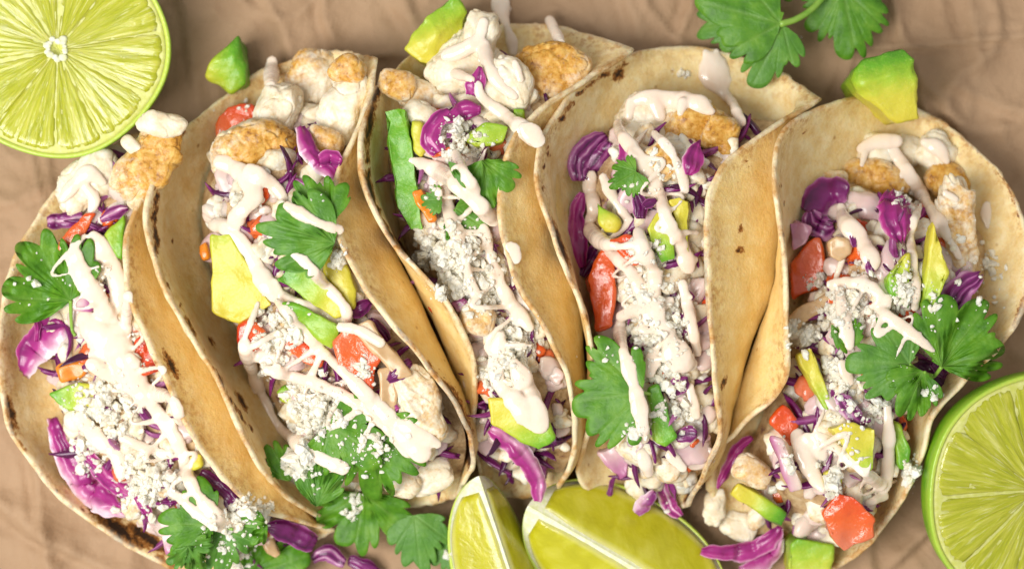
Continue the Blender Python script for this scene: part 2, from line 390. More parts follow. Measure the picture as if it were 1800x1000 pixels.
def row(pts, side='', gap=15, lo=2.6, hi=6.5, wob=4, keep=.8):
    r = random.Random(int(pts[0][0] * 7 + pts[0][1])); L = sum(math.hypot(pts[i+1][0]-pts[i][0], pts[i+1][1]-pts[i][1]) for i in range(len(pts)-1)); out = []
    c = spline([(p[0], p[1], 0) for p in pts], max(3, int(L / gap)))
    for k, p in enumerate(c):
        if r.random() > keep: continue
        t = c[min(k + 1, len(c) - 1)] - c[max(k - 1, 0)]; s = r.uniform(lo, hi)
        out.append((p[0] + r.uniform(-wob, wob), p[1] + r.uniform(-wob, wob), s * r.uniform(1, 2.4), s, math.degrees(math.atan2(t[1], t[0])), side))
    return out
tortilla('folded corn tortilla of the leftmost taco, its left flap spread open on the paper',
  [(185,270,50),(130,310,70),(75,372,90),(25,460,110),(3,560,125),(2,660,130),(25,760,125),(95,858,110),(190,935,85),(310,1000,60),(400,1030,50)],
  [(215,250,45),(165,330,45),(120,410,45),(85,500,45),(70,600,45),(80,700,45),(120,800,42),(200,890,40),(320,960,40),(440,1020,40)],
  [(245,235,30),(210,350,16),(190,480,16),(200,620,16),(240,760,16),(320,880,16),(480,990,25)],
  [(280,225,70),(275,310,110),(272,400,120),(295,490,125),(345,590,125),(395,690,120),(445,780,105),(500,860,80),(550,950,45)],
  [(312,228,120),(262,310,190),(222,395,240),(216,450,260),(232,545,270),(280,650,270),(330,755,260),(400,855,220),(470,905,160),(590,935,70)],
  [(18,720,9,40,-18,''),(210,930,70,16,34,''),(260,945,60,14,34,'i'),(300,640,8,34,-28,'')] + row([(8,700),(30,775),(95,862)]) + row([(180,930),(240,965),(300,992)], hi=9) + row([(120,880),(200,900),(290,950)], 'i', 12, 2, 5, 16) + row([(225,560),(280,655),(325,750),(395,850),(470,905)], 'o', 22), 1.3)
tortilla('second folded tortilla from left, freckled along its left rim and scorched at lower right',
  [(330,215,120),(290,275,190),(265,340,240),(264,410,265),(290,500,275),(350,610,275),(415,725,265),(455,805,230),(500,865,170),(560,905,100)],
  [(400,165,70),(345,280,100),(318,360,115),(320,430,120),(350,530,120),(400,640,120),(455,740,110),(510,830,90),(590,900,50)],
  [(490,115,40),(440,280,16),(440,430,16),(510,600,16),(590,740,16),(660,840,20),(690,895,30)],
  [(580,92,70),(620,190,110),(640,300,125),(670,420,130),(708,500,130),(748,600,125),(790,690,110),(812,770,90),(780,880,45)],
  [(657,103,170),(640,190,230),(592,290,275),(580,345,290),(586,400,295),(622,485,295),(680,567,290),(760,660,270),(815,745,240),(828,800,200),(815,850,140)],
  [(273,410,5,22,-5,'i'),(312,235,10,40,35,''),(372,600,5,14,-32,'i'),(425,705,6,24,-29,'i'),(800,705,12,55,-28,''),(815,745,14,34,-25,''),(825,800,10,30,0,'')] + row([(330,215),(290,280),(272,350),(275,440)], 'i', 13) + row([(292,500),(345,590),(400,690),(440,755)], 'i', 11, 2, 5) + row([(300,300),(310,420),(330,520)], 'i', 22, 2, 4, 14, .6) + row([(690,570),(760,655),(812,740),(826,810)], 'o', 13, 3, 8), 4.1)
tortilla('folded corn tortilla of the middle taco holding the long green avocado strip',
  [(700,118,120),(662,155,190),(640,220,250),(636,290,280),(655,350,285),(695,425,285),(790,530,275),(832,615,250),(842,690,210),(838,750,160),(850,850,60)],
  [(760,75,70),(710,180,110),(690,300,120),(710,420,120),(742,500,120),(785,600,115),(820,690,100),(838,770,80),(870,865,40)],
  [(880,45,30),(830,200,16),(820,350,16),(850,500,16),(880,650,16),(910,780,16),(920,870,25)],
  [(1000,52,60),(1000,120,90),(990,200,120),(975,300,130),(985,400,130),(1005,500,130),(1015,600,125),(1018,700,110),(1012,790,80),(975,860,50)],
  [(1112,85,130),(1040,130,200),(945,190,260),(893,260,290),(875,370,300),(900,490,300),(958,590,285),(998,690,250),(1005,780,200),(980,850,130)],
  [(662,165,10,34,35,''),(650,215,9,50,8,'i'),(650,330,7,40,-15,''),(690,420,7,40,-32,''),(968,640,8,26,-25,''),(992,690,9,60,-14,'o'),(1000,770,8,40,0,'o')] + row([(690,125),(655,175),(645,250),(650,330),(690,415),(730,470)], 'i', 12, 2.5, 6.5) + row([(905,500),(955,590),(990,680),(1002,780)], '', 14) + row([(840,620),(846,700)], 'o', 20), 7.7)
tortilla('folded corn tortilla second from right with black scorch spots near its upper left rim',
  [(1120,90,70),(1055,125,150),(1000,175,220),(958,240,265),(946,300,285),(960,370,290),(1000,475,290),(1040,580,280),(1048,650,250),(1040,740,200),(1020,830,120),(1040,880,60)],
  [(1175,83,40),(1100,150,80),(1050,220,110),(1015,300,120),(1008,380,125),(1028,480,125),(1046,580,120),(1055,680,110),(1050,780,90),(1080,880,45)],
  [(1255,90,30),(1200,250,16),(1180,400,16),(1180,550,16),(1180,700,16),(1160,800,18),(1140,895,30)],
  [(1350,118,60),(1400,220,100),(1385,320,120),(1368,420,130),(1350,510,130),(1312,600,125),(1285,690,110),(1262,780,90),(1190,890,45)],
  [(1443,172,140),(1370,212,200),(1300,258,250),(1250,325,280),(1238,400,290),(1238,500,290),(1248,600,285),(1254,700,265),(1258,770,235),(1235,830,180),(1205,885,110)],
  [(1088,132,13,16,20,'i'),(1062,132,12,6,-25,'i'),(1040,148,8,6,-30,'i'),(1020,162,12,6,-40,'i'),(1003,186,10,6,-45,'i'),(988,208,10,6,-50,'i'),(1098,112,7,5,-20,'i'),
   (1302,402,9,6,60,'o'),(1302,440,10,9,0,'o'),(1310,285,4,12,-20,'o'),(1272,672,5,16,20,'o'),(1240,480,5,70,0,''),(985,430,7,60,-20,''),(1212,870,8,34,20,'')] + row([(960,260),(955,340),(975,420),(1010,500),(1040,580)], 'i', 13, 2.2, 5) + row([(1250,330),(1240,420),(1242,520),(1252,620)], 'i', 13, 2.5, 6) + row([(1262,700),(1255,790),(1215,870)], 'o', 13), 11.2)
tortilla('folded corn tortilla of the rightmost taco, pale rim scorched dark at far right',
  [(1485,178,130),(1425,198,190),(1378,235,240),(1364,290,270),(1372,370,280),(1384,460,280),(1386,560,270),(1388,640,255),(1370,695,230),(1310,750,190),(1255,800,130),(1240,860,80)],
  [(1530,174,80),(1470,230,110),(1425,300,120),(1405,390,125),(1388,480,125),(1355,570,120),(1322,650,110),(1300,720,90),(1275,800,60),(1290,920,40)],
  [(1610,195,30),(1560,350,16),(1540,500,16),(1520,650,16),(1470,800,16),(1390,950,20)],
  [(1690,240,60),(1730,360,90),(1730,480,110),(1670,600,120),(1610,700,115),(1575,800,90),(1530,900,60),(1430,985,35)],
  [(1750,295,100),(1795,380,150),(1802,440,180),(1798,530,200),(1755,610,215),(1690,668,225),(1640,725,220),(1618,790,200),(1590,860,170),(1550,925,130),(1505,972,90),(1440,1010,50)],
  [(1797,550,12,46,20,''),(1770,606,8,40,50,'o'),(1408,236,4,3,0,'i'),(1415,230,4,3,0,'i')] + row([(1700,245),(1770,325),(1798,420)], 'i', 14, 2, 4.5) + row([(1372,300),(1378,400),(1388,500)], 'i', 24, 1.8, 3.2), 15.9)

# ------------------------------------------------------------------ bed of filling in every tortilla (nobody could count it)
def lumps(spec, name, mats, label=None, solid=True):
    """spec: list of (center, radii(3), rotation, material index, subdiv)"""
    vs, fs, mi, n0, tv = [], [], [], 0, []
    for (c, r, R, k, sub) in spec:
        V, F = ico(sub); o = rng.uniform(0, 99)
        d = np.array([1 + .5 * nz(v, .9, o) + .16 * nz(v, .4, o) for v in V])
        Pl = V * d[:, None] * np.array(r)
        if r[0] > 4 * r[1]: Pl[:, 1] += .42 * rng.uniform(-1, 1) * Pl[:, 0] ** 2 / r[0]
        P = Pl @ R.T + np.array(c)
        tv.append(np.full(len(V), rng.uniform(*((.0, .3), (.0, .4), (.3, 1.0), (.1, .7), (0, 1))[k])) + .12 * V[:, 0]); vs.append(P); fs += [(a + n0, b + n0, c2 + n0) for a, b, c2 in F]; mi += [k] * len(F); n0 += len(V)
    o = obj(name, np.vstack(vs), fs, mats, mi=mi, solid=solid, attrs={'t': np.concatenate(tv), 'brown': np.concatenate(tv) * .6 - .05})
    tag(o, label, None, kind='stuff'); return o
def bed(cur, seed, lab, fl, fr, u0, u1, mid):
    """fl, fr: how far up the left and right flap the filling reaches; u0, u1: where it starts and ends along the fold; mid: height in the middle."""
    rl, bl, fo, br, rm = cur; n = len(rl); A = bl + (rl - bl) * fl if fl > 0 else bl + (fo - bl) * -fl; B = br + (rm - br) * fr if fr > 0 else br + (fo - br) * -fr
    m = 24; V = []
    ra, rb = int(u0 * (n - 1)), int(u1 * (n - 1)) + 1
    for i in range(ra, rb):
        u = i / (n - 1); end = max(0, min(1, (u - u0) / .16, (u1 - u) / .14))
        for j in range(m):
            s = j / (m - 1); p = A[i] * (1 - s) + B[i] * s
            line = p[2] - 6; top = line + (max(mid, line) - line) * math.sin(math.pi * s) ** .7
            q = abs(2 * s - 1); flo = fo[i] * (1 - q) + (A[i] if s < .5 else B[i]) * q
            z = (flo[2] - 30) * (1 - end ** .7) + top * end ** .7 + nz(p, 40, seed) * 12 * end
            V.append((p[0], p[1], max(z, 6)))
    F = grid_faces(rb - ra, m, flip=True)
    o = obj('filling_bed', V, F, M['bed'], solid=True, recalc=False); tag(o, lab % 'packed bed of fish and cabbage filling', None, kind='stuff')
    V = np.array(V).reshape(rb - ra, m, 3); spec = []; i0, i1 = 4, rb - ra - 2
    for k in range(330):
        i, j = rng.integers(i0, i1), rng.integers(3, m - 3); p = V[i, j] + np.array([rng.normal() * 5, rng.normal() * 5, rng.uniform(-4, 7)])
        t = rng.choice(5, p=[.30, .24, .32, .05, .09]); r = rng.uniform(11, 31)
        rad = {0: (r * 1.25, r * .8, r * .42), 1: (r * 1.1, r * .8, r * .4), 2: (r * 1.7, r * .24, r * .36), 3: (r * .8, r * .7, r * .5), 4: (r * .6, r * .5, r * .5)}[t]
        Rz = rng.uniform(0, 6.28); tl = rng.normal() * .35; cz, sz = math.cos(Rz), math.sin(Rz); ct, st = math.cos(tl), math.sin(tl)
        Rr = np.array([[cz, -sz, 0], [sz, cz, 0], [0, 0, 1]]) @ np.array([[ct, 0, st], [0, 1, 0], [-st, 0, ct]])
        spec.append((p, rad, Rr, t, 3 if r > 13 else 2))
    lumps(spec, 'chopped_filling', [M['fish'], M['onion'], M['cabbage'], M['tomato'], M['cheese']], lab % 'chopped fish, onion and cabbage filling')
NAMES = ['leftmost taco', 'second taco from left', 'middle taco', 'second taco from right', 'rightmost taco']
BEDP = [(-.15, .50, .00, .97, 165), (-.32, .55, .08, .97, 215), (.12, .55, .06, .97, 215), (-.12, .55, .14, .97, 220), (-.22, .05, .17, .97, 215)]
for (cur, seed), nm, bp in zip(TAC, NAMES, BEDP): bed(cur, seed, '%s inside the ' + nm, *bp)
# ------------------------------------------------------------------ builders of the toppings
def refine(bm, maxlen):
    for _ in range(3):
        es = [e for e in bm.edges if e.calc_length() > maxlen]
        if not es: break
        bmesh.ops.subdivide_edges(bm, edges=es, cuts=1)
        bmesh.ops.triangulate(bm, faces=bm.faces[:])
def chunk(name, label, cat, mat, top, depth=45, skin=None, rise=14, h=None, group=None, round_=7, rough=3.2, shrink=.88, t0=0.0, t1=1.0, noise_s=22):
    """A cut piece: convex hull of its upper points (ix, iy, dh) and a smaller foot below. skin = direction (ix, iy, h) towards its outer skin."""
    cx = sum(p[0] for p in top) / len(top); cy = sum(p[1] for p in top) / len(top)
    if h is None: h = hitmax(cx, cy, 10) + rise
    pts = [w(p[0], p[1], h + (p[2] if len(p) > 2 else 0)) for p in top]
    c = sum(pts, Vector()) / len(pts)
    low = [Vector((c.x + (p.x - c.x) * shrink, c.y + (p.y - c.y) * shrink, max(p.z - depth, 2))) for p in pts]
    bm = bmesh.new()
    for p in pts + low: bm.verts.new(p)
    r = bmesh.ops.convex_hull(bm, input=bm.verts[:])
    bmesh.ops.delete(bm, geom=list({g for g in r['geom_interior'] + r['geom_unused'] if isinstance(g, bmesh.types.BMVert)}), context='VERTS')
    bmesh.ops.dissolve_limit(bm, angle_limit=.28, verts=bm.verts[:], edges=bm.edges[:])
    bmesh.ops.bevel(bm, geom=bm.edges[:], offset=round_, segments=4, profile=.6, affect='EDGES', clamp_overlap=True)
    bmesh.ops.triangulate(bm, faces=bm.faces[:]); refine(bm, 9)
    bmesh.ops.recalc_face_normals(bm, faces=bm.faces[:]); bm.normal_update()
    o = random.uniform(0, 50)
    new = [v.co + v.normal * (nz(v.co, 34, o + 7) * rough * 1.5 + nz(v.co, noise_s, o) * rough + nz(v.co, 9, o) * rough * .4) for v in bm.verts]
    V = [tuple(p) for p in new]; F = [tuple(v.index for v in f.verts) for f in bm.faces] if not bm.verts.index_update() else None
    bm.free()
    if skin:
        d = Vector((skin[0], -skin[1], skin[2] if len(skin) > 2 else 0)).normalized()
        q = np.array([Vector(v).dot(d) for v in V]); t = (q - q.min()) / (q.max() - q.min() + 1e-6); t = t0 + (t1 - t0) * t
    else: t = np.full(len(V), t0)
    ob = obj(name, V, F, mat, attrs={'t': t}, solid=True)
    return tag(ob, label, cat, group)
def avocado(label, top, skin, **k): return chunk('avocado_piece', label, 'avocado', M['avocado'], top, skin=skin, group='cut avocado pieces', **k)
def tomato(label, top, skin, mat='tomato', **k): return chunk('tomato_piece', label, 'tomato', M[mat], top, skin=skin, group='diced tomato pieces', **k)
def onion(label, top, skin=None, mat='onion', **k): return chunk('onion_piece', label, 'onion', M[mat], top, skin=skin, group='onion pieces', **k)

def strip(name, label, cat, mat, path, thick=5, rise=8, group=None, layers=1.0, roll=.0, cup=.25, t_lo=0.0, t_hi=1.0, drape=True, off=0.0, flute=0.0):
    """A leaf shred: a ribbon along path (ix, iy, width[, dh]); layered colour runs across it in `layers` bands."""
    pts = [(p[0], p[1], p[2], p[3] if len(p) > 3 else 0) for p in path]
    L = sum(math.hypot(pts[i + 1][0] - pts[i][0], pts[i + 1][1] - pts[i][1]) for i in range(len(pts) - 1))
    n = max(10, int(L / 4)); q = np.array(pts, float)
    c = spline(np.c_[q[:, 0], q[:, 1], q[:, 3] * 0, q[:, 2], q[:, 3]], n)
    hs = np.array([hit(p[0], p[1]) for p in c]); k = max(3, n // 4)
    pad = np.r_[[hs[0]] * k, hs, [hs[-1]] * k]; hs = np.array([.5 * pad[i:i + 2 * k + 1].max() + .5 * pad[i:i + 2 * k + 1].mean() for i in range(n)])
    hs = hs * .5 + np.median(hs) * .5 if drape else np.full(n, np.median(hs))
    h = hs + rise + c[:, 4]
    C = np.array([tuple(w(p[0], p[1], z)) for p, z in zip(c, h)])
    T = np.gradient(C, axis=0); T /= np.linalg.norm(T, axis=1)[:, None] + 1e-9
    up = np.array([0, 0, 1.0]); S = np.cross(T, up); S /= np.linalg.norm(S, axis=1)[:, None] + 1e-9; U = np.cross(S, T)
    a = roll; S2 = S * math.cos(a) + U * math.sin(a); U2 = -S * math.sin(a) + U * math.cos(a)
    m = 13; V = []; t = []; o = random.uniform(0, 40)
    for side in (1, -1):
        for i in range(n):
            e = min(1, (i + .6) / 3, (n - i - .4) / 3); wd = c[i, 3] * (.62 + .38 * e) * (1 + .22 * nz(C[i], 14, o))
            for j in range(m):
                s = (j / (m - 1) - .5) * 2
                x = s * wd / 2; y = -cup * wd * (s * s) * .5 + (flute + 1.2) * math.sin(s * math.pi * (layers * 2 + 1) + 2 * nz(C[i], 30, o)) + side * thick / 2 * math.sqrt(max(0, 1 - s ** 4)) * (.6 + .4 * e)
                p = C[i] + S2[i] * x + U2[i] * y
                p = p + np.array([nz(p, 18, o), nz(p, 18, o + 5), nz(p, 24, o + 3) * 2]) * 3.6
                V.append(p); ph = (s * .5 + .5) * layers + nz(C[i], 60, o) * .25 + off
                t.append((t_lo + (t_hi - t_lo) * (abs((ph % 1) * 2 - 1))) * (.25 if abs(s) > .96 else .6 if abs(s) > .8 else 1))
    F = grid_faces(n, m, flip=False) + grid_faces(n, m, n * m, flip=True); b = n * m
    for i in range(n - 1):
        F += [(i * m, (i + 1) * m, b + (i + 1) * m, b + i * m), (i * m + m - 1, b + i * m + m - 1, b + (i + 1) * m + m - 1, (i + 1) * m + m - 1)]
    for j in range(m - 1):
        F += [(j, b + j, b + j + 1, j + 1), ((n - 1) * m + j, (n - 1) * m + j + 1, b + (n - 1) * m + j + 1, b + (n - 1) * m + j)]
    ob = obj(name, V, F, M[mat], attrs={'t': t}, solid=True); return tag(ob, label, cat, group)
def cabbage(label, path, mat='cabbage', **k): return strip('cabbage_shred', label, 'cabbage', mat, path, group='red cabbage shreds', **k)

def fish(label, ix, iy, rx, ry, ang=0, rz=None, brown=0.0, bdir=None, rise=0.1, h=None, flake=1.0, name='fish_piece'):
    rx, ry = rx * .94, ry * .94; rz = (rz or min(rx, ry) * .6) * .8
    if h is None: h = hitmax(ix, iy, min(rx, ry) * .4)
    V, F = ico(6 if rx * ry > 1600 else 5); A = math.radians(-ang); R = np.array([[math.cos(A), -math.sin(A), 0], [math.sin(A), math.cos(A), 0], [0, 0, 1]]); o = random.uniform(0, 60)
    P = []; br = []
    c = np.array(w(ix, iy, h + rz * rise))
    for v in V:
        d = np.sign(v) * np.abs(v) ** .72
        p = d * np.array([rx, ry, rz])
        ph = ((p[0] * .8 + p[1] * .35 + p[2] * .5 + 22 * nz(p, 50, o)) / (13 + .05 * rx)) % 1.0
        lam = (ph / .8 if ph < .8 else (1 - ph) / .2) * 2 - 1        # flakes overlap like slates
        k = 1 + .30 * nz(p, rx * .9, o) + .07 * nz(p, 24, o + 3) + .016 * flake * lam - .07 * max(0, 1 - abs(nz(p, 30, o + 8)) / .11) - .02 * max(0, 1 - abs(nz(p, 15, o + 2)) / .12)
        p = p * k; P.append(R @ p + c)
        q = (v[0] * bdir[0] - v[1] * bdir[1]) if bdir else 0
        br.append(brown + .45 * q + .25 * (v[2] - .6))
    ob = obj(name, P, F, M['fish'], attrs={'brown': br}, solid=True); return tag(ob, label, 'fish', 'grilled white fish pieces')

def leaf_mesh(bx, by, ang, R, h=None, lift=8, spread=1.0, wide=1.0, curl=.10, tilt=0.0, drape=True, seed=0, lobes=3, teeth=1.0):
    """A cilantro leaf: fan of toothed lobes. (bx,by) base, ang = direction of its tip in the photo (degrees, 0 right, 90 down)."""
    R = R * .92; rl = random.Random(seed); nth, nr = 132, 13
    cen = {3: [(-70, .84, 38), (0, 1.0, 40), (70, .84, 38)], 5: [(-106, .66, 29), (-55, .9, 30), (0, 1.0, 32), (55, .92, 30), (106, .66, 29)], 1: [(0, 1.0, 62)], 2: [(-36, .95, 40), (36, 1.0, 40)]}[lobes]
    cen = [(c * spread + rl.uniform(-6, 6), a * rl.uniform(.92, 1.08), wd) for c, a, wd in cen]
    hi = max(abs(c) + wd for c, a, wd in cen) + 4; nt = rl.uniform(1.6, 2.1)
    def rad(th):
        best = .16
        for c, a, wd in cen:
            q = (th - c) / wd
            if abs(q) < 1:
                base = a * (.28 + .72 * (1 - q * q) ** .5)
                tt = (q + 1) * nt + .25 * math.sin(q * 5 + c); tooth = abs((tt % 1) - .5) * 2
                base *= 1 - .24 * teeth * (tooth ** 2.6) * (1 if abs(q) < .95 else .3)
                best = max(best, base)
        return best
    A = math.radians(ang); pts = []; vein = []
    for k in range(nth):
        th = -hi + 2 * hi * k / (nth - 1); rr_ = rad(th) * R
        dv = min(abs(th - c) for c, a, wd in cen)
        for j in range(nr):
            f = (j / (nr - 1)); r = rr_ * f; t = math.radians(th)
            x, y = r * math.cos(t), r * math.sin(t) * wide
            pts.append((bx + x * math.cos(A) - y * math.sin(A), by + x * math.sin(A) + y * math.cos(A), r / R, th))
            lat = abs((f * 5 + dv * .05) % 1 - .5)
            vein.append(max(0, 1 - dv * f / 2.6) * (1 - .4 * f) + (.12 if lat < .06 and f > .2 else 0))
    mid = pts[(nth // 2) * nr + nr // 2]
    h0 = h if h is not None else hitmax(mid[0], mid[1], R * .25) + lift
    V = []; o = seed * 3.7
    cache = {}
    def hq(ix, iy):
        k = (round(ix / 9), round(iy / 9))
        if k not in cache: cache[k] = hit(k[0] * 9, k[1] * 9)
        return cache[k]
    for (ix, iy, f, th) in pts:
        z = h0 + R * (tilt * f - curl * f * f) + R * .04 * math.sin(math.radians(th) * 2.3 + o) * f + nz((ix, iy, 0), 38, o) * 6
        if drape:
            g = hq(ix, iy); 
            if g < z - 60: z = max(g + 25, z - (z - g - 60) * .35)
            z = max(z, min(g + 4, z + 30))
        V.append(w(ix, iy, z))
    # soften the drape
    Vn = np.array([tuple(v) for v in V]).reshape(nth, nr, 3)
    for _ in range(2):
        z = Vn[:, :, 2]; z2 = z.copy(); z2[1:-1, 1:-1] = (z[1:-1, 1:-1] * 2 + z[:-2, 1:-1] + z[2:, 1:-1] + z[1:-1, :-2] + z[1:-1, 2:]) / 6; Vn[:, :, 2] = z2
    Vt = Vn.reshape(-1, 3); Vb = Vt - np.array([0, 0, 1.4]); b = nth * nr
    F = grid_faces(nth, nr) + grid_faces(nth, nr, b, flip=True)
    for k in range(nth - 1): F.append((k * nr + nr - 1, (k + 1) * nr + nr - 1, b + (k + 1) * nr + nr - 1, b + k * nr + nr - 1)[::-1])
    return np.vstack([Vt, Vb]), F, np.r_[vein, vein], h0
def tube(path, r0, r1, n=24, m=8):
    c = spline([tuple(w(*p)) for p in path], n); T = np.gradient(c, axis=0); T /= np.linalg.norm(T, axis=1)[:, None]
    S = np.cross(T, [0, 0, 1.0]); S /= np.linalg.norm(S, axis=1)[:, None] + 1e-9; U = np.cross(S, T); V = []
    for i in range(n):
        r = r0 + (r1 - r0) * i / (n - 1)
        for j in range(m):
            a = 2 * math.pi * j / m; V.append(c[i] + (S[i] * math.cos(a) + U[i] * math.sin(a)) * r)
    return V, grid_faces(n, m, wrap=True) + [tuple(range(m))[::-1], tuple((n - 1) * m + j for j in range(m))]
def cilantro(label, bx, by, ang, R, stem=None, pale=0.0, **k):
    V, F, vein, h0 = leaf_mesh(bx, by, ang, R, **k)
    o = obj('cilantro_leaf', V, F, M['cilantro'], attrs={'vein': vein, 'pale': np.full(len(V), pale)}, solid=True); tag(o, label, 'cilantro', 'cilantro leaves')
    if stem:
        c = tuple(o.location / K); o['_o'] = c
        zb = Vector(V[(132 // 2) * 13]).z
        Vs, Fs = tube([(bx, by, zb)] + [(x, y, max(hit(x, y) + 5, zb - 25)) for x, y in stem], 3.4, 2.6)
        obj('stem', Vs, Fs, M['stem'], parent=o)
    return o

def sauce(label, strokes, vox=2.6, flat=.37, name='sauce_drizzle', threads=()):
    """Thick poured sauce: strokes of (ix, iy, r) laid over whatever lies below, melted into one body."""
    V, F = ico(2); vs, fs, n0 = [], [], 0; strokes = list(strokes)
    for (x0, y0, x1, y1, ww, k) in threads:      # thin zigzag threads flung from the spoon
        st = []; L = math.hypot(x1 - x0, y1 - y0); nx_, ny_ = -(y1 - y0) / L, (x1 - x0) / L
        for i in range(k + 1):
            u = i / k; s = (1 if i % 2 else -1) * ww * random.uniform(.5, 1)
            st.append((x0 + (x1 - x0) * u + nx_ * s, y0 + (y1 - y0) * u + ny_ * s, random.uniform(4.5, 9)))
        strokes.append(st)
    for st in strokes:
        if len(st) == 1: st = [st[0], (st[0][0] + 1, st[0][1] + 1, st[0][2])]
        L = sum(math.hypot(st[i + 1][0] - st[i][0], st[i + 1][1] - st[i][1]) for i in range(len(st) - 1))
        n = max(4, int(L / 2.6)); q = np.array(st, float)
        c = spline(np.c_[q[:, 0], q[:, 1], q[:, 0] * 0, q[:, 2]], n); o = random.uniform(0, 90)
        hs = np.array([max(hit(p[0], p[1]), .5 * (hit(p[0] + p[3] * .5, p[1]) + hit(p[0] - p[3] * .5, p[1]))) for p in c])
        k = 3; pad = np.r_[[hs[0]] * k, hs, [hs[-1]] * k]; hs = np.array([pad[i:i + 2 * k + 1].max() for i in range(n)])
        k = 5; pad = np.r_[[hs[0]] * k, hs, [hs[-1]] * k]; hs = np.array([pad[i:i + 2 * k + 1].mean() for i in range(n)])
        for i in range(n):
            r = .84 * c[i, 3] * (.84 + .16 * min(1, (i + .5) / 7, (n - i - .5) / 7)) * (1.0 + .38 * nz((c[i, 0], c[i, 1], o), 30, o) + .16 * nz((c[i, 0], c[i, 1], o), 11, o))
            P = V * np.array([r, r, r * flat]) + np.array(w(c[i, 0], c[i, 1], hs[i] + r * flat * .1))
            vs.append(P); fs += [(a + n0, b + n0, d + n0) for a, b, d in F]; n0 += len(V)
            if random.random() < .15 and 3 < i < n - 3:      # a side drip
                an = random.uniform(0, 6.28); x, y = c[i, 0] + math.cos(an) * r * .85, c[i, 1] + math.sin(an) * r * .85; r2 = r * random.uniform(.3, .55)
                z = hit(x, y)
                if abs(z - hs[i]) < 30:
                    vs.append(V * np.array([r2, r2, r2 * flat]) + np.array(w(x, y, z + r2 * .1))); fs += [(a + n0, b + n0, d + n0) for a, b, d in F]; n0 += len(V)
    me = bpy.data.meshes.new('tmp'); me.from_pydata(np.vstack(vs).tolist(), [], fs); t = bpy.data.objects.new('tmp', me); COL.objects.link(t)
    md = t.modifiers.new('r', 'REMESH'); md.mode = 'VOXEL'; md.voxel_size = vox
    ms = t.modifiers.new('s', 'SMOOTH'); ms.factor = .5; ms.iterations = 6
    e = t.evaluated_get(bpy.context.evaluated_depsgraph_get()); m2 = bpy.data.meshes.new_from_object(e)
    a = np.zeros(len(m2.vertices) * 3); m2.vertices.foreach_get('co', a); a = a.reshape(-1, 3); f = [tuple(p.vertices) for p in m2.polygons]
    bpy.data.objects.remove(t); bpy.data.meshes.remove(me); bpy.data.meshes.remove(m2)
    o = obj(name, a, f, M['sauce'], solid=True); return tag(o, label, 'sauce', 'drizzles of creamy sauce')

def crumbs(label, clusters, passes=3):
    """Crumbled white cheese: clusters (ix, iy, rx, ry, n, size), heaped up in passes."""
    allv, allf, n0 = [], [], 0
    for ps in range(passes):
        vs, fs, m0 = [], [], 0
        for (cx, cy, rx, ry, n, sz) in clusters:
            for k in range(int(n * 2.1 / passes + .5)):
                r = random.random() ** .62 * (1.2 - .22 * ps); a = random.uniform(0, 6.283)
                ix, iy = cx + math.cos(a) * r * rx, cy + math.sin(a) * r * ry
                s = .74 * sz * random.choice((.2, .24, .28, .34, .4, .5, .65, .9, 1.25, 1.6)) * (1.15 - .4 * r)
                sub = 2 if s > 7 else 1; V, F = ico(sub); o = random.uniform(0, 99)
                d = np.array([1 + .4 * nz(v, .8, o) for v in V]) * rng.uniform(.72, 1.25, len(V)); z = hit(ix, iy)
                P = (V * d[:, None] * np.array([s * random.uniform(.6, 1.35), s * random.uniform(.6, 1.2), s * .7])) @ rotm().T + np.array(w(ix, iy, z + s * .06))
                vs.append(P); fs += [(p + m0, q + m0, r2 + m0) for p, q, r2 in F]; m0 += len(V)
        if not vs: continue
        A = np.vstack(vs); add_bvh(A, fs); allv.append(A); allf += [(p + n0, q + n0, r + n0) for p, q, r in fs]; n0 += m0
    o = obj('cheese_crumbles', np.vstack(allv), allf, M['cheese'], smooth=False); return tag(o, label, None, kind='stuff')
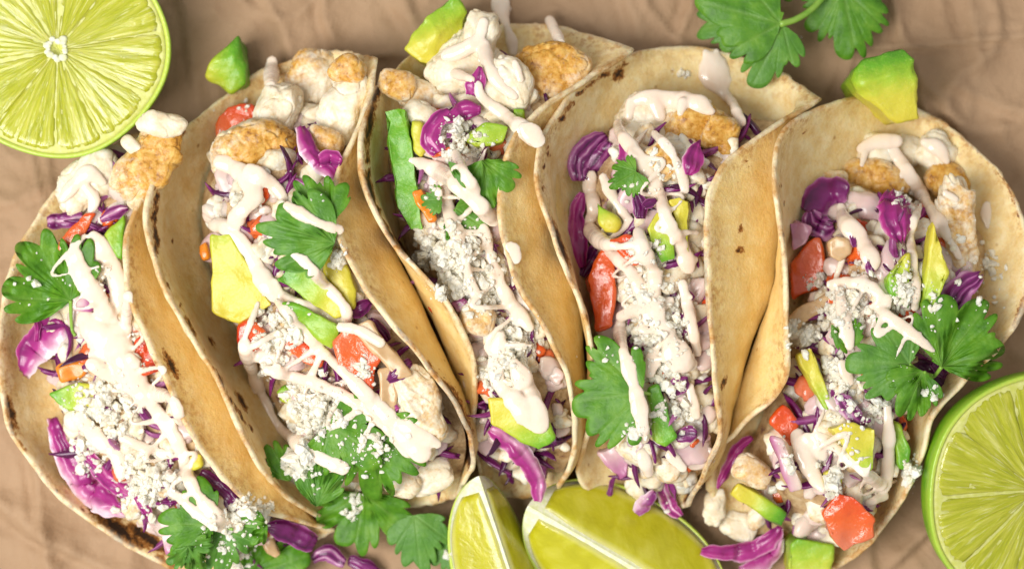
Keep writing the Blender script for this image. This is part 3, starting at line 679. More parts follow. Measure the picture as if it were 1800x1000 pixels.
# ------------------------------------------------------------------ limes
def lime_half(label, ix, iy, h, R, tilt_dir, tilt, nseg, spin, seed, depth=.86, center=(0, 0)):
    """Half a lime, cut face up: rind cup, pith, segments and a core. tilt_dir (photo degrees) = where the cut face leans."""
    c = w(ix, iy, h); rl = random.Random(seed)
    A = math.radians(-tilt_dir); ax = Vector((-math.sin(A), math.cos(A), 0))
    Rm = Matrix.Rotation(math.radians(tilt), 3, ax)
    def X(p): return tuple(c + Rm @ Vector(p))
    g = empty('lime_half', (c.x, c.y, max(0, c.z - R * depth)))
    tag(g, label, 'lime', 'cut limes')
    def wob(a): return 1 + .018 * math.sin(a * 2 + seed) + .012 * math.sin(a * 5 + seed * 2)
    # rind: outside of the cup, over the cut lip and back inside
    prof = []
    for k in range(25):
        t = math.pi / 2 * k / 24; prof.append((R * math.sin(t), -R * depth * math.cos(t), 0.0 if k < 23 else .3))
    prof += [(R * .992, 2.0, .6), (R * .972, 2.5, 1.0), (R * .955, -1, 1.0), (R * .95, -12, 1.0)]
    prof[0] = (R * .01, prof[0][1], 0)
    m = 128; V, t = [], []
    for (r, z, tt) in prof:
        for j in range(m):
            a = 2 * math.pi * j / m; q = wob(a); p = (r * q * math.cos(a), r * q * math.sin(a), z * (1 + .03 * math.sin(3 * a + seed)) if z < -20 else z); V.append(X(p)); t.append(tt)
    F = grid_faces(len(prof), m, wrap=True) + [tuple(range(m))[::-1]]
    V = [tuple(Vector(v) * 1.0) for v in V]; V = [(x, y, max(z, 1.0)) for x, y, z in V]
    obj('rind', V, F, M['peel'], parent=g, attrs={'t': t}, solid=True)
    # pith: pale disc with raised membranes lies just under the pulp surface
    nr = 30; V = []; 
    for i in range(nr):
        r = R * .957 * i / (nr - 1)
        for j in range(m):
            a = 2 * math.pi * j / m; V.append(X((r * wob(a) * math.cos(a), r * wob(a) * math.sin(a), -1.1 - (9 if r < R * .04 else 0) + .5 * math.sin(a * 9 + r * .2))))
    lo = len(V)
    for j in range(m):
        a = 2 * math.pi * j / m; V.append(X((R * .93 * math.cos(a), R * .93 * math.sin(a), -25)))
    F = grid_faces(nr, m, wrap=True) + [((nr - 1) * m + j, lo + j, lo + (j + 1) % m, (nr - 1) * m + (j + 1) % m) for j in range(m)]
    obj('pith', V, F, M['pith'], parent=g)
    # segments: one wedge of pulp each, membranes left between them
    cuts = [spin + 360 * k / nseg + rl.uniform(-5, 5) for k in range(nseg)]; cx0, cy0 = center
    for k in range(nseg):
        a0, a1 = cuts[k], cuts[(k + 1) % nseg] + (360 if k == nseg - 1 else 0)
        na, nrr = 26, 22; r0, r1 = R * .085, R * (.925 + rl.uniform(-.008, .006)); V, uv = [], []; cu = rl.uniform(-3, 3)
        for lay in (0, 1):
            for i in range(nrr):
                f = i / (nrr - 1); r = r0 + (r1 - r0) * f
                gap = math.degrees(.9 / max(r, 6)); rnd = 0
                for j in range(na):
                    s = j / (na - 1); half = (a1 - a0) / 2 - gap
                    # rounded outer corners, pinched tip
                    rr2 = r - (R * .04 * abs(2 * s - 1) ** 6) * f ** 3
                    a = math.radians((a0 + a1) / 2 + (2 * s - 1) * half + cu * math.sin(f * 3.1))
                    edge = min(s, 1 - s) * 2 * half * math.pi / 180 * r; ed = min(edge, (1 - f) * (r1 - r0), f * (r1 - r0))
                    z = (-1.9 + 2.1 * min(1, (ed + .6) / 5) ** .5 + 2.2 * nz((a * 26, f * 3, seed), 1.3)) if lay == 0 else -14
                    V.append(X((rr2 * wob(a) * math.cos(a), rr2 * wob(a) * math.sin(a), z))); uv.append((a / 2 + seed, f))
        b = nrr * na; F = grid_faces(nrr, na) + grid_faces(nrr, na, b, flip=True)
        for i in range(nrr - 1):
            F += [(i * na, b + i * na, b + (i + 1) * na, (i + 1) * na), (i * na + na - 1, (i + 1) * na + na - 1, b + (i + 1) * na + na - 1, b + i * na + na - 1)]
        for j in range(na - 1):
            F += [(j, j + 1, b + j + 1, b + j), ((nrr - 1) * na + j, b + (nrr - 1) * na + j, b + (nrr - 1) * na + j + 1, (nrr - 1) * na + j + 1)]
        obj('segment', V, F, M['pulp'], parent=g, uv=uv)
    # core: a torn ring of white pith round the hollow in the middle
    V, F, n0 = [], [], 0; Vi, Fi = ico(2)
    for k in range(16):
        a = 2 * math.pi * k / 16 + rl.uniform(-.2, .2); r = R * rl.uniform(.055, .105); s = R * rl.uniform(.018, .036)
        P = [X((r * math.cos(a) + v[0] * s * 1.2, r * math.sin(a) + v[1] * s, v[2] * s * .6 + 1)) for v in Vi]
        V += P; F += [(x + n0, y + n0, z + n0) for x, y, z in Fi]; n0 += len(Vi)
    obj('core', V, F, M['white_pith'], parent=g)
    return g
lime_half('large lime half with cut face up in the top left corner, hollow core showing', 101, 87, 170, 186, 0, 1.5, 10, 14, 1)
lime_half('lime half tilted to show its bright peel, right edge below the rightmost taco', 1824, 862, 175, 202, 35, 17, 10, 3, 4)

def lime_wedge(label, ix0, iy0, ix1, iy1, hr, L, R, a_left, a_right, seed, dip=0):
    """Wedge lying on its peel, core ridge up. Ridge runs from (ix0,iy0) towards (ix1,iy1); a_left/a_right are the angles of its two cut faces from straight down."""
    p0, p1 = w(ix0, iy0, hr), w(ix1, iy1, hr); ax = (p1 - p0).normalized(); ctr = p0 + ax * L
    side = ax.cross(Vector((0, 0, 1))).normalized(); down = Vector((0, 0, -1))
    def X(t, a, r):   # t along the axis -1..1, a angle from down (+ = to the right of travel), r radius fraction
        prof = max(0, 1 - abs(t) ** 2.3) ** .55
        return ctr + ax * (t * L) + (side * math.sin(a) + down * math.cos(a)) * (r * R * prof)
    g = empty('lime_wedge', (ctr.x, ctr.y, 0)); tag(g, label, 'lime', 'cut limes')
    n, m = 48, 26; tt = [-.999 + 1.998 * (.5 - .5 * math.cos(math.pi * i / (n - 1))) for i in range(n)]
    aL, aR = -math.radians(a_left), math.radians(a_right); V, at = [], []
    for lay, rr2 in ((0, 1.0), (1, .955)):
        for t in tt:
            for j in range(m):
                a = aL + (aR - aL) * j / (m - 1); p = X(t, a, rr2); V.append((p.x, p.y, max(p.z, 1))); at.append(.0 if 0 < j < m - 1 and lay == 0 else .9)
    b = n * m; F = grid_faces(n, m) + grid_faces(n, m, b, flip=True)
    for i in range(n - 1):
        F += [(i * m, b + i * m, b + (i + 1) * m, (i + 1) * m), (i * m + m - 1, (i + 1) * m + m - 1, b + (i + 1) * m + m - 1, b + i * m + m - 1)]
    obj('rind', V, F, M['peel'], parent=g, attrs={'t': at}, solid=True)
    # white pith body with a rounded core ridge
    V = []
    ring = [(aL, .945), (aL, .5), (aL, .06), (aL * .6, .015), (0, -.006), (aR * .6, .015), (aR, .06), (aR, .5), (aR, .945), (aR * .5, .945), (0, .945), (aL * .5, .945)]
    for t in tt:
        for (a, r) in ring: V.append(tuple(X(t, a, r)))
    F = grid_faces(n, len(ring), wrap=True)
    obj('pith', V, F, M['white_pith'], parent=g)
    rl = random.Random(seed)
    for a, sg in ((aL, -1), (aR, 1)):
        nrm = (side * math.cos(a) - down * math.sin(a)) * sg * 1.0
        nu, nv = 40, 18; V, uv = [], []
        for lay in (0, 1):
            for i in range(nu):
                u = i / (nu - 1); t = -.86 + 1.72 * u
                for j in range(nv):
                    v = j / (nv - 1); q = abs(2 * u - 1)
                    lo, hi = .05 + .012 * nz((u * 9, seed, 0), 1) + .12 * q ** 5, .925 - .16 * q ** 6; r = lo + (hi - lo) * v
                    ed = min(v, 1 - v, u * 3, (1 - u) * 3)
                    p = X(t, a, r) + nrm * ((.8 + 4.5 * min(1, ed * 7) ** .5 + 1.0 * nz((u * 14, v * 4, seed), 2.0)) if lay == 0 else -4)
                    V.append(tuple(p)); uv.append((u * .9 + v * .15 + seed, v))
        b = nu * nv; F = grid_faces(nu, nv) + grid_faces(nu, nv, b, flip=True)
        for i in range(nu - 1):
            F += [(i * nv, b + i * nv, b + (i + 1) * nv, (i + 1) * nv), (i * nv + nv - 1, (i + 1) * nv + nv - 1, b + (i + 1) * nv + nv - 1, b + i * nv + nv - 1)]
        for j in range(nv - 1):
            F += [(j, j + 1, b + j + 1, b + j), ((nu - 1) * nv + j, b + (nu - 1) * nv + j, b + (nu - 1) * nv + j + 1, (nu - 1) * nv + j + 1)]
        obj('segment', V, F, M['wedge_pulp'], parent=g, uv=uv)
    return g
lime_wedge('upright lime wedge at the bottom centre, the left one of the two wedges', 842, 836, 916, 1060, 150, 190, 110, 22, 66, 2)
lime_wedge('lime wedge lying slantwise at the bottom, the right one of the two wedges', 928, 888, 1180, 1035, 120, 195, 135, 58, 62, 3)
# ------------------------------------------------------------------ toppings, taco by taco
# -- leftmost taco
fish('white fish chunk at the top of the leftmost taco, left of the browned piece', 152, 322, 68, 42, -35, rz=38, brown=-.15)
fish('golden browned fish piece at the top of the leftmost taco against its right rim', 262, 288, 46, 80, 35, rz=32, brown=.42, bdir=(.2,-.4))
fish('small white fish flake touching the large lime half', 232, 256, 20, 12, 45, rz=14, brown=-.3)
fish('greyish white fish flake in the shade of the large lime half', 282, 218, 42, 22, 15, rz=20, brown=-.2)
tomato('long brownish red tomato strip below the white fish in the leftmost taco', [(98,440),(112,408),(150,374),(170,372),(158,402),(120,450)], (-.3,-1,.4), rise=6, depth=20, t1=.6)
cabbage('short purple cabbage shred left of the long tomato strip', [(82,390,26),(108,388,28),(145,382,20)], rise=12)
cabbage('purple cabbage shred right of the long tomato strip under sauce', [(178,388,16),(200,374,22),(224,366,16)], rise=12)
avocado('green avocado triangle against the right rim of the leftmost taco', [(184,414),(219,374),(214,458),(206,452)], (1,.2,.3), rise=10, depth=26, t0=.55, t1=.85)
cabbage('bright magenta and white cabbage chunk hanging over the left flap of the leftmost taco', [(44,655,34),(58,618,54),(90,588,64),(115,575,50)], mat='bright_cabbage', thick=14, layers=.55, off=.0, t_hi=1.0, rise=16, cup=.0, roll=.15)
cabbage('thin magenta cabbage sliver just under the toothed leaf of the leftmost taco', [(62,600,12),(66,580,14),(64,562,14)], mat='bright_cabbage', t_lo=.45)
tomato('small orange tomato piece above the avocado in the leftmost taco', [(98,645),(118,638),(150,628),(154,655),(140,668),(106,674)], (0,-1,0), mat='orange', rise=10, depth=24)
onion('pale onion piece with magenta tip beside the toothed cilantro leaf', [(122,520),(134,504),(168,538),(160,548),(128,546)], (1,.3,0), rise=14, depth=22)
avocado('pale green avocado piece at the left edge of the leftmost filling', [(82,692),(138,668),(178,684),(166,712),(112,722)], (-1,-.1,.2), rise=14, depth=30, t0=.25, t1=.9)
tomato('red tomato piece tucked under the right rim of the leftmost taco', [(232,596),(248,586),(287,648),(252,662),(234,648)], (.4,-.2,.6), rise=14, depth=28)
cabbage('small dark cabbage scrap in the middle of the leftmost taco', [(145,648,12),(165,642,14),(186,636,10)], rise=14, t_lo=.6)
cabbage('long magenta cabbage leaf curling along the lower left of the leftmost taco', [(92,735,26),(106,785,36),(128,825,44),(165,872,50),(222,902,26)], mat='bright_cabbage', layers=.5, thick=10, rise=14, t_lo=.1, flute=1.0)
cabbage('inner magenta cabbage shred beside the long curling leaf in the leftmost taco', [(132,770,18),(152,800,26),(190,842,30),(228,872,22)], mat='bright_cabbage', layers=1.0, rise=12, t_lo=.3)
cabbage('short magenta cabbage sliver near the bottom of the leftmost taco', [(238,872,14),(254,892,18),(266,918,12)], mat='bright_cabbage', t_lo=.3)
cabbage('dark purple cabbage shred under the lower right rim of the leftmost taco', [(352,832,24),(388,862,34),(425,893,36),(456,912,24)], t_lo=.7, rise=8)
cabbage('dark magenta cabbage leaf below the second tortilla at the bottom', [(470,922,22),(512,938,40),(556,956,34)], t_lo=.55, rise=30)
cabbage('purple cabbage curl at the bottom edge between two cilantro leaves', [(548,985,20),(575,972,28),(606,990,22)], layers=2, rise=40)
cabbage('purple cabbage shred at the bottom edge below the hanging cilantro leaf', [(612,985,22),(640,995,26),(668,1010,20)], layers=1, t_lo=.4, rise=30)
avocado('tiny yellow avocado bit under the right rim of the leftmost taco', [(330,800),(352,798),(356,818),(338,828)], (0,1,0), rise=14, depth=18, t1=.4, round_=5)
onion('translucent onion piece at the bottom of the leftmost taco', [(280,938),(320,930),(345,950),(330,985),(290,975)], (0,1,0), rise=10, depth=24)
onion('pale onion strip at the bottom left of the second tortilla', [(452,940),(474,936),(496,975),(484,985),(468,972)], (1,0,0), mat='brown_onion', rise=30, depth=24)
# -- second taco
tomato('deep red tomato piece at the top of the second taco from left', [(382,205),(400,186),(446,180),(452,202),(440,222),(404,238),(380,248)], (.2,-1,.3), rise=14, depth=34, t1=.8)
fish('browned fish piece in the upper second taco, left of the magenta cabbage leaf', 450, 262, 82, 48, -8, rz=44, brown=.42, bdir=(.6,.3))
fish('flaky white fish piece beside the deep red tomato', 490, 190, 38, 52, 20, rz=40, brown=-.05)
fish('pale fish piece with browned left side at the top of the second taco', 552, 140, 50, 56, 35, rz=40, brown=.05, bdir=(-.8,-.3))
fish('thick white fish chunk leaning on the upper right rim of the second taco', 606, 192, 40, 72, 22, rz=46, brown=-.25)
fish('browned fish end in the top right corner of the second taco', 612, 122, 34, 26, 10, rz=22, brown=.4)
fish('browned fish scrap below the thick white chunk of the second taco', 572, 246, 34, 24, 20, rz=22, brown=.3)
fish('large flaked fish piece at the lower right of the second taco', 735, 722, 44, 78, -18, rz=50, brown=.0, bdir=(.5,.2), flake=2.2)
fish('shaded pale fish lump below the large flaked piece', 760, 838, 44, 30, -30, rz=28, brown=-.05)
fish('small pale fish lump at the foot of the second taco near the lime wedge', 712, 850, 36, 26, 10, rz=24, brown=.05)
cabbage('magenta cabbage leaf with broad white rib in the upper second taco', [(528,224,26),(542,262,32),(566,292,30),(592,312,18)], mat='bright_cabbage', layers=.5, off=.0, thick=10, rise=26, cup=.1, roll=.35)
cabbage('folded violet cabbage scrap against the right rim of the second taco', [(562,282,26),(580,280,34),(598,286,26)], mat='bright_cabbage', t_lo=.45, layers=1.3, rise=22)
avocado('big yellow avocado slab at the left of the second taco', [(370,412,0),(404,410,4),(440,475,6),(478,536,0),(424,568,-6),(400,566,-14),(372,548,-10)], (-.1,-1,.0), rise=38, depth=70, t0=.0, t1=.52)
avocado('ochre yellow avocado slab at the right rim of the second taco', [(560,432),(602,442),(630,512),(622,545),(596,530),(566,470)], (1,0,-.4), rise=18, depth=40, t0=.0, t1=.35)
avocado('upper green avocado strip crossed by sauce in the second taco', [(486,492,0),(508,468,0),(545,478,2),(600,530,2),(612,556,-4),(590,560,-6),(525,520,0)], (-.8,-.6,.4), rise=30, depth=40, t0=.15, t1=.95)
avocado('lower bright green avocado strip pointing at the orange red tomato', [(494,530,4),(520,534,6),(604,574,2),(584,616,-8),(570,608,-6),(500,548,0)], (-.2,-.5,.9), rise=34, depth=44, t0=.45, t1=.85)
tomato('red tomato cube under the big yellow avocado slab', [(414,572),(440,560),(468,580),(470,610),(436,622),(418,604)], (-.5,.2,.4), rise=14, depth=34)
tomato('red tomato slice between cheese and sauce in the second taco', [(500,580),(522,578),(572,628),(568,648),(530,640),(502,610)], (.3,-.5,.3), rise=12, depth=30)
tomato('large orange red tomato piece dusted with cheese in the second taco', [(584,600,0),(612,566,4),(648,590,4),(674,616,0),(646,700,-10),(626,690,-4),(598,655,0)], (.7,.7,.2), rise=38, depth=66, t0=.15, t1=.65)
cabbage('dark purple cabbage shred beside the ochre avocado slab', [(602,548,14),(630,545,24),(650,530,18)], t_lo=.6, rise=12)
cabbage('dark purple cabbage scrap against the lower right rim of the second taco', [(652,560,16),(668,578,20),(684,600,14)], t_lo=.7, rise=10)
cabbage('dark cabbage shred behind the large flaked fish piece', [(680,670,18),(702,652,26),(722,635,20)], t_lo=.65, rise=12)
onion('broad pale onion slice under the right rim of the second taco', [(610,572),(650,560),(700,620),(728,660),(700,668),(664,630)], (1,0,0), mat='brown_onion', rise=4, depth=22)
cabbage('violet cabbage nub below the orange red tomato, upper of two', [(656,704,18),(672,694,22),(684,686,14)], mat='bright_cabbage', t_lo=.3, rise=18)
cabbage('violet cabbage nub below the orange red tomato, lower of two', [(676,732,16),(688,718,20),(698,712,12)], mat='bright_cabbage', t_lo=.35, rise=16)
onion('brown translucent onion piece at the right of the orange red tomato', [(664,650),(690,640),(700,700),(690,740),(668,720)], None, mat='brown_onion', rise=8, depth=24)
tomato('dark red tomato bit showing under the second taco cilantro', [(498,430),(520,422),(538,432),(528,446),(504,446)], (0,1,0), rise=6, depth=18, t0=.7, round_=5)
avocado('green avocado piece left of the cheese heap in the second taco', [(482,688),(500,676),(525,680),(512,708),(494,706)], (-.3,-1,.3), rise=14, depth=26, t0=.4, t1=.8)
tomato('thin red tomato edge at the left rim of the second taco', [(350,432),(362,424),(366,454),(356,458)], (0,1,0), mat='orange', rise=12, depth=20, round_=4)
# -- middle taco
fish('big white fish piece at the top of the middle taco beside the loose avocado', 822, 122, 66, 62, 30, rz=48, brown=-.3)
fish('upright white fish flake at the very top of the middle taco', 845, 60, 32, 42, 15, rz=34, brown=-.3)
fish('white fish shoulder right of the magenta sliver in the middle taco', 888, 150, 46, 48, 10, rz=40, brown=-.25)
fish('square golden brown fish piece at the top right of the middle taco', 968, 124, 72, 52, 8, rz=26, brown=.45, bdir=(-.3,-.3))
fish('pale tan fish piece at the upper left of the middle taco', 742, 172, 58, 34, 25, rz=34, brown=.12)
fish('cream fish flake under the left end of the magenta shreds', 745, 205, 34, 26, 30, rz=26, brown=-.1)
fish('browned fish patch just above the long green avocado strip', 700, 150, 34, 26, 20, rz=20, brown=.35)
avocado('long green avocado strip along the left side of the middle taco', [(676,196,0),(700,190,4),(714,192,2),(724,262,4),(738,350,0),(742,402,-6),(722,404,-8),(700,366,-4),(684,300,-2),(678,250,0)], (-.5,.1,.8), rise=34, depth=70, t0=.55, t1=.9)
avocado('yellow green avocado flank right of the long green strip', [(722,210),(742,215),(752,262),(740,280),(726,262)], (-1,0,0), rise=20, depth=40, t0=.05, t1=.5)
cabbage('upright magenta cabbage sliver on white fish in the middle taco', [(830,168,30),(836,148,30),(846,118,12)], mat='bright_cabbage', t_lo=.4, rise=26, layers=2, cup=.3)
cabbage('magenta cabbage leaf curling around cheese in the middle taco', [(772,268,32),(756,242,36),(768,214,28),(790,196,24)], mat='bright_cabbage', layers=1, t_lo=.35, rise=26, cup=.3)
cabbage('dark magenta cabbage shred under the sauce in the middle taco', [(785,212,22),(815,194,30),(845,192,20)], mat='bright_cabbage', t_lo=.5, rise=20)
avocado('bright green avocado piece below the magenta shreds in the middle taco', [(812,246,0),(852,214,2),(896,222,2),(886,254,0),(836,260,-4)], (.2,-.5,.5), rise=26, depth=44, t0=.45, t1=.7)
avocado('small green avocado corner under the right rim of the middle taco', [(902,190),(922,192),(920,215),(904,212)], (0,-1,0), rise=14, depth=24, t0=.5, t1=.8, round_=5)
tomato('pinkish red tomato piece under the magenta curl in the middle taco', [(752,266),(800,258),(822,252),(826,264),(790,276),(760,278)], (0,1,0), rise=12, depth=26, t1=.5)
tomato('orange tomato piece left of the small cilantro leaf in the middle taco', [(720,336),(742,328),(760,356),(768,388),(752,394),(734,370)], (-.4,0,.3), mat='orange', rise=14, depth=30)
onion('pale cream onion wedge beside the sauce in the middle taco', [(828,300),(848,262),(860,256),(852,300),(842,322),(832,318)], (0,1,0), mat='onion', rise=30, depth=34, t1=.3)
cabbage('dark cabbage scrap under the right rim of the middle taco', [(850,416,14),(860,432,20),(868,450,16)], t_lo=.7, rise=10)
onion('mauve onion piece under the cheese in the middle taco', [(790,532),(812,524),(832,540),(826,556),(800,550)], (0,-1,0), rise=8, depth=24, t0=.5)
fish('ochre fish piece below the mauve onion in the middle taco', 838, 562, 34, 26, 10, rz=26, brown=.22)
avocado('yellow avocado slab with green lower edge at the foot of the middle taco', [(856,698,0),(900,706,6),(950,706,2),(978,770,-6),(948,794,-12),(862,748,-4)], (.5,1,-.1), rise=30, depth=46, t0=.0, t1=.85)
cabbage('long magenta cabbage shred hanging out of the middle taco above the lime wedges', [(862,752,22),(898,782,32),(926,812,34),(944,846,30),(944,882,18)], mat='bright_cabbage', layers=.5, t_lo=.2, off=.25, rise=26, thick=10)
# -- second taco from right
fish('white fish piece at the top of the second taco from right', 1160, 195, 66, 36, 5, rz=36, brown=-.3)
fish('golden brown fish piece near the top of the second taco from right', 1222, 224, 62, 48, 15, rz=34, brown=.5, bdir=(.3,.2))
fish('small browned fish piece wedged at the upper right rim of the second taco from right', 1268, 238, 30, 34, 10, rz=22, brown=.5)
fish('tan fish scrap between the two magenta cabbage pieces', 1165, 285, 30, 38, -20, rz=24, brown=.35)
cabbage('striped purple cabbage curl at the upper left of the second taco from right', [(1018,318,30),(1020,286,40),(1038,258,40),(1064,238,28)], layers=3, t_lo=.1, rise=30, thick=12, cup=.2, flute=1.5)
cabbage('lower striped purple cabbage shred in the second taco from right', [(1030,316,26),(1045,290,34),(1062,268,34),(1072,250,20)], layers=2.5, t_lo=.2, rise=20, flute=1.5)
cabbage('upright magenta and white cabbage piece beside the main sauce stream', [(1094,238,14),(1104,262,34),(1104,288,36),(1106,302,24)], mat='bright_cabbage', layers=1, t_lo=.15, rise=26)
cabbage('bright magenta cabbage diamond near the right rim of the second taco from right', [(1228,248,10),(1222,268,36),(1216,290,36),(1210,308,16)], mat='bright_cabbage', t_lo=.4, rise=30, layers=1.5)
cabbage('tall magenta cabbage leaf standing along the left of the second taco from right', [(1024,338,12),(1014,370,28),(1012,408,36),(1016,452,34),(1024,470,20)], mat='bright_cabbage', layers=.8, t_lo=.35, rise=16)
cabbage('dark maroon cabbage leaf above the large tomato', [(1050,432,20),(1036,458,26),(1022,486,16)], t_lo=.8, rise=8)
cabbage('small dark cabbage knot in the centre of the second taco from right', [(1118,336,16),(1124,360,26),(1126,384,20)], t_lo=.75, rise=16)
cabbage('dark cabbage scrap beside the small cabbage knot', [(1132,364,16),(1142,358,18),(1152,352,10)], t_lo=.75, rise=16)
cabbage('tiny purple cabbage bar near the right rim of the second taco from right', [(1196,506,10),(1206,514,12),(1218,524,10)], t_lo=.5, rise=20)
cabbage('dark violet cabbage tangle right of the big toothed leaf', [(1172,690,22),(1192,678,30),(1212,668,20)], t_lo=.5, layers=2, rise=16)
cabbage('dark violet cabbage scrap below the cheese near the right rim', [(1190,770,18),(1210,762,26),(1226,762,16)], t_lo=.4, layers=2, rise=14)
cabbage('thin dark cabbage thread curving under the right rim of the second taco from right', [(1186,558,8),(1206,554,10),(1220,572,10),(1212,600,10)], t_lo=.6, rise=14)
avocado('small yellow green avocado piece left of the main sauce stream', [(1048,352),(1062,362),(1094,392),(1086,410),(1066,408),(1052,390)], (-.5,-1,.2), rise=24, depth=34, t0=.05, t1=.8)
avocado('green avocado piece with yellow top under the main sauce stream', [(1140,402,0),(1152,374,4),(1172,366,4),(1180,420,0),(1188,456,-4),(1164,462,-6),(1146,430,0)], (.0,1,-.2), rise=26, depth=44, t0=.25, t1=.9)
avocado('yellow avocado slice against the right rim of the second taco from right', [(1176,352,0),(1194,344,4),(1212,354,0),(1216,410,-4),(1212,446,-8),(1198,430,-4)], (.9,.3,-.5), rise=26, depth=44, t0=.0, t1=.7)
tomato('large red tomato piece at the left of the second taco from right', [(1030,494,-4),(1056,436,2),(1086,446,6),(1088,500,4),(1078,572,0),(1048,582,-6)], (-.7,.2,.5), rise=50, depth=84, t0=.1, t1=.65)
tomato('red tomato corner under sauce above the large red tomato', [(1070,424),(1100,410),(1120,420),(1136,456),(1116,470),(1090,450)], (.3,-.3,.5), rise=18, depth=36, t0=.2, t1=.8)
onion('glossy mauve onion piece below the big toothed leaf', [(1048,794,0),(1080,782,4),(1108,790,2),(1104,836,-6),(1090,848,-10),(1070,826,-4)], (.2,1,.2), rise=34, depth=34, t0=.3, t1=.9)
cabbage('magenta cabbage shred at the foot of the second taco from right', [(1160,846,20),(1172,880,26),(1196,908,20)], mat='bright_cabbage', layers=1.5, rise=30)
cabbage('pale mauve cabbage strip at the foot of the second taco from right', [(1152,862,16),(1135,882,26),(1118,902,20)], layers=.5, t_hi=.6, rise=34)
cabbage('thin purple cabbage thread hanging below the mauve onion', [(1080,835,8),(1074,860,9),(1070,884,6)], t_lo=.4, rise=20)
# -- rightmost taco
fish('white fish flakes at the top of the rightmost taco', 1538, 272, 40, 34, 20, rz=32, brown=-.3)
fish('pale fish flake at the top right of the rightmost taco', 1645, 268, 38, 34, 40, rz=30, brown=-.25)
fish('white fish ridge in the middle of the top of the rightmost taco', 1590, 262, 36, 28, 10, rz=34, brown=-.2)
fish('browned fish piece just above the purple cabbage block of the rightmost taco', 1540, 314, 62, 36, 8, rz=30, brown=.42, bdir=(-.2,.4))
fish('golden browned fish piece at the upper right of the rightmost taco', 1668, 322, 50, 32, 28, rz=26, brown=.5)
fish('long pale tan fish piece standing along the right flap of the rightmost taco', 1682, 400, 34, 88, -3, rz=40, brown=.2)
fish('small tan fish crumb at the upper left of the rightmost taco', 1462, 312, 26, 14, 0, rz=14, brown=.25)
cabbage('purple cabbage block with layered cut edge at the left of the rightmost taco', [(1418,372,40),(1440,352,58),(1468,338,56),(1492,340,30)], layers=.5, t_lo=.35, rise=26, thick=16, cup=.3)
cabbage('striped layers of cabbage under the purple block of the rightmost taco', [(1424,372,26),(1432,392,40),(1450,400,44),(1466,398,24)], layers=3, t_lo=.1, rise=16, thick=14, flute=2)
cabbage('bright purple folded cabbage piece in the centre of the rightmost taco', [(1572,338,50),(1576,368,60),(1580,398,52),(1584,424,20)], mat='bright_cabbage', layers=1.2, t_lo=.45, rise=28, thick=14, cup=.4, flute=2)
cabbage('long striped cabbage shred curving down the right side of the rightmost taco', [(1722,484,26),(1692,506,46),(1668,540,44),(1650,572,36),(1642,612,22)], layers=4, t_lo=.05, rise=30, thick=12, flute=2.5)
cabbage('dark maroon cabbage pocket beneath the right cilantro leaf', [(1608,640,30),(1630,652,40),(1648,680,36),(1640,704,24)], t_lo=.85, rise=4)
cabbage('dark wine coloured cabbage by the cilantro stem in the rightmost taco', [(1640,636,18),(1652,648,24),(1660,662,16)], t_lo=.7, rise=10)
cabbage('crinkled violet cabbage scrap below the pale cilantro leaf', [(1474,694,20),(1492,716,28),(1510,740,24),(1528,738,12)], layers=2.5, t_lo=.15, rise=26)
cabbage('purple cabbage chip in the sauce finger of the rightmost taco', [(1526,456,6),(1530,472,16),(1534,484,10)], t_lo=.4, rise=26)
cabbage('thin purple cabbage sliver between onion and sauce of the rightmost taco', [(1494,398,8),(1498,416,12),(1504,434,10)], t_lo=.4, rise=22)
cabbage('purple cabbage tip beside the tall yellow avocado', [(1612,384,14),(1620,378,16),(1626,366,8)], mat='bright_cabbage', t_lo=.4, rise=18)
onion('pink onion petal against the left rim of the rightmost taco', [(1386,392,0),(1404,388,4),(1426,400,2),(1416,428,0),(1394,440,-4)], (-.3,-.3,.4), rise=26, depth=34, t0=.5, t1=.75)
onion('beige translucent onion round beside the purple cabbage block', [(1454,424,0),(1472,414,4),(1494,424,2),(1496,446,0),(1478,462,-4),(1458,452,-2)], None, mat='brown_onion', rise=26, depth=34)
onion('beige onion strip at the left rim of the rightmost taco below the tomato', [(1384,560),(1410,536),(1470,510),(1480,522),(1420,560),(1388,590)], None, mat='brown_onion', rise=10, depth=24)
tomato('bright orange red tomato piece at the left rim of the rightmost taco', [(1388,462,-2),(1430,418,4),(1444,414,4),(1452,470,2),(1438,510,-4),(1394,528,-8)], (-.4,.3,.6), rise=40, depth=66, t0=.1, t1=.6)
tomato('red tomato cube at the lower left rim of the rightmost taco', [(1352,742,0),(1378,708,2),(1406,742,2),(1392,786,-4),(1374,770,-2)], (.1,-.4,.6), rise=34, depth=44, t0=.2, t1=.75)
tomato('large pale orange tomato piece at the bottom of the rightmost taco', [(1446,900,-6),(1472,868,4),(1500,872,10),(1538,914,2),(1534,942,-8),(1484,970,-16),(1462,944,-10)], (.1,-1,.2), rise=44, depth=70, t0=-.15, t1=.75)
avocado('tall yellow avocado slice in the centre right of the rightmost taco', [(1640,384,2),(1658,424,6),(1668,480,4),(1656,530,-2),(1638,562,-8),(1618,540,-6),(1622,450,0)], (-.1,1,-.25), rise=34, depth=60, t0=.0, t1=.85)
avocado('green avocado piece speckled with cheese left of the tall yellow slice', [(1556,490,-2),(1580,458,4),(1602,440,2),(1606,500,0),(1600,546,-6),(1566,526,-4)], (-.4,.9,.1), rise=24, depth=44, t0=.3, t1=.95)
avocado('long yellow green avocado stick at the left of the rightmost taco', [(1398,622,0),(1428,608,2),(1448,652,2),(1468,716,-4),(1452,736,-8),(1434,690,-2),(1414,660,0)], (.3,1,-.1), rise=32, depth=40, t0=.0, t1=.8)
